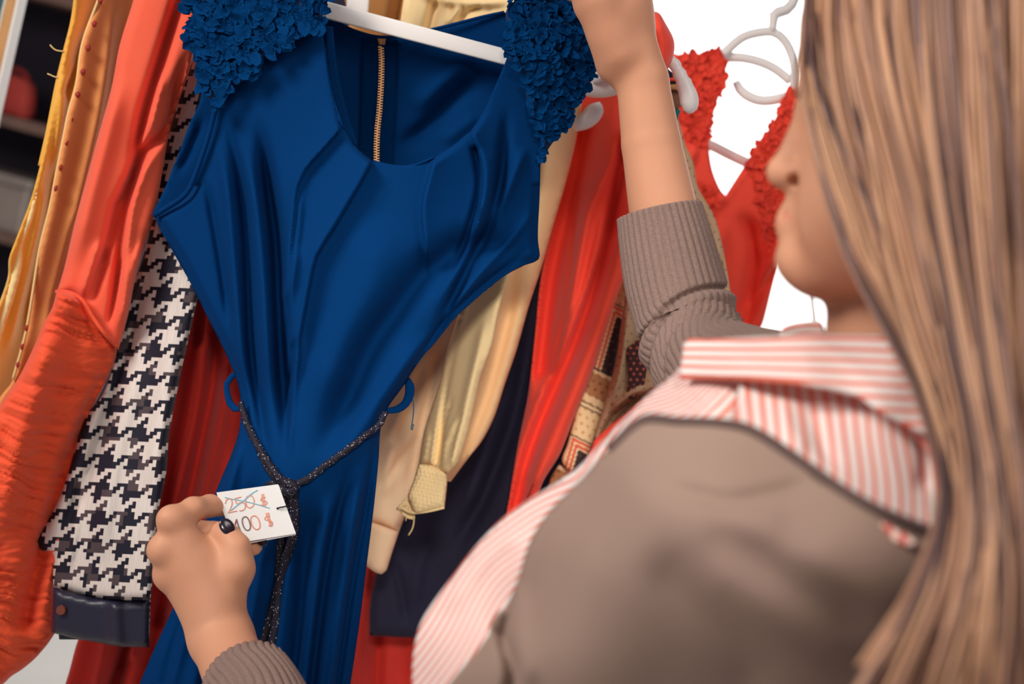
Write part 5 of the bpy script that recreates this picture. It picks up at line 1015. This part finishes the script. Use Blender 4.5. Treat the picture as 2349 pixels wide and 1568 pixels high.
for ck in range(230):
    x0 = rg.uniform(-.02, 4.9); lay = rg.uniform(0, 1)**1.3*.034; c0 = guide(x0); drift = rg.normal(0, .22); wob = rg.normal(0, 9, 2); ph = rg.uniform(0, 6.28); cl = rg.choice(5, p=LIGHT); cen = guide(x0+drift)
    C = c0*(1-sm(tt)[:, None])+cen*sm(tt)[:, None]; C = C.copy(); C[:, 0] += wob[0]*np.sin(tt*6+ph)+wob[1]*np.sin(tt*11+ph*2); C[:, 2] += lay+.004*np.sin(tt*7+ph)
    wid = rg.uniform(9, 24); ns = int(rg.integers(12, 22)); stop = rg.uniform(.86, 1.0) if rg.random() < .35 else 1.0
    for sk in range(ns):
        o = rg.normal(0, 1, 2); spread = (.55+.45*np.cos(tt*3.1)**2)[:, None] if rg.random() < .5 else np.ones((NS, 1))
        S = C+np.column_stack([o[0]*wid*spread[:, 0]*.6+rg.normal(0, 3)*np.sin(tt*rg.uniform(4, 12)+rg.uniform(0, 6)), np.zeros(NS), o[1]*.0035*np.ones(NS)])
        if x0 < .25: S[:, 0] = np.maximum(S[:, 0], GR[0][:, 0]-rg.uniform(0, 14))
        r = rg.uniform(.0006, .00115)*np.clip((1.02-tt/stop)*9, .12, 1); cc = np.clip(cl+rg.integers(-1, 2), 0, 4); m = NS if stop == 1 else int(NS*stop)
        P = W(S[:m, 0], S[:m, 1], S[:m, 2]); T = np.gradient(P, axis=0); s = np.cross(T, CZ); s /= np.linalg.norm(s, axis=1)[:, None]; w = np.cross(s, T); w /= np.linalg.norm(w, axis=1)[:, None]
        ring = np.stack([P+s*r[:m, None], P+w*r[:m, None], P-s*r[:m, None], P-w*r[:m, None]], 1).reshape(-1, 3); HV.append(ring); HCOL.append(np.tile(cols[cc], (len(ring), 1)))
        i = np.arange(m-1)[:, None]*4; k = np.arange(4)[None]; k2 = (k+1) % 4; HF.append(np.stack([nv+i+k, nv+i+k2, nv+i+4+k2, nv+i+4+k], -1).reshape(-1, 4)); nv += len(ring)
me = mesh_from('hair', np.vstack(HV), np.vstack(HF)); set_col(me, np.vstack(HCOL), 'tint'); hair = tag(link('hair', me, M['hair'], person), 'long straight dark blonde hair', kind='stuff')
# inner mass of the hair that carries the locks: lofted along the same guides
NX = 40; xs = np.linspace(.10, 5, NX); G = np.array([guide(x) for x in xs]); G[:, :, 2] += .030; fr = W(G[..., 0], G[..., 1], G[..., 2])
back = fr.copy(); sg = np.linspace(0, 1, NS); headw = sm((.62-sg)/.35)
thk = (.02+.10*headw)[None, :, None]*np.sin(np.linspace(.15, math.pi-.15, NX))[:, None, None]; back = fr-CZ*thk
V = np.vstack([fr.reshape(-1, 3), back.reshape(-1, 3)]); F = []; n0 = NX*NS
for i in range(NX-1):
    for j in range(NS-1):
        a = i*NS+j; F += [(a, a+1, a+NS+1, a+NS), (n0+a, n0+a+NS, n0+a+NS+1, n0+a+1)]
for j in range(NS-1): F += [(j, n0+j, n0+j+1, j+1), ((NX-1)*NS+j, (NX-1)*NS+j+1, n0+(NX-1)*NS+j+1, n0+(NX-1)*NS+j)]
link('hair_mass', mesh_from('hair_mass', V, F), M['hair_under'], person)
ball('hair_crown', Lo(-.034, 0, .034), (.098, .086, .096), mat('hair_crown', lin(140, 103, 86), .55, bump=(250, .5), noise=(60, .7), color2=lin(104, 76, 68)), person, AX)
M['pale_hair'] = mat('pale_hair', lin(206, 186, 172), .6)
# loose wisps by the temple and under the jaw
for k, pts in enumerate(([(1862, -40, .80), (1842, 60, .795), (1826, 150, .79), (1822, 220, .79)], [(1855, -40, .80), (1838, 40, .795), (1832, 130, .79)], [(1858, 20, .79), (1846, 120, .785), (1836, 200, .785), (1832, 228, .785)], [(1858, 670, .95), (1862, 705, .95), (1868, 750, .95)], [(1862, 670, .95), (1868, 710, .95), (1872, 752, .95)])):
    tube('hair_wisp', pts, .0007 if k < 3 else .0006, M['brow'] if k < 3 else M['pale_hair'], person, n=5)
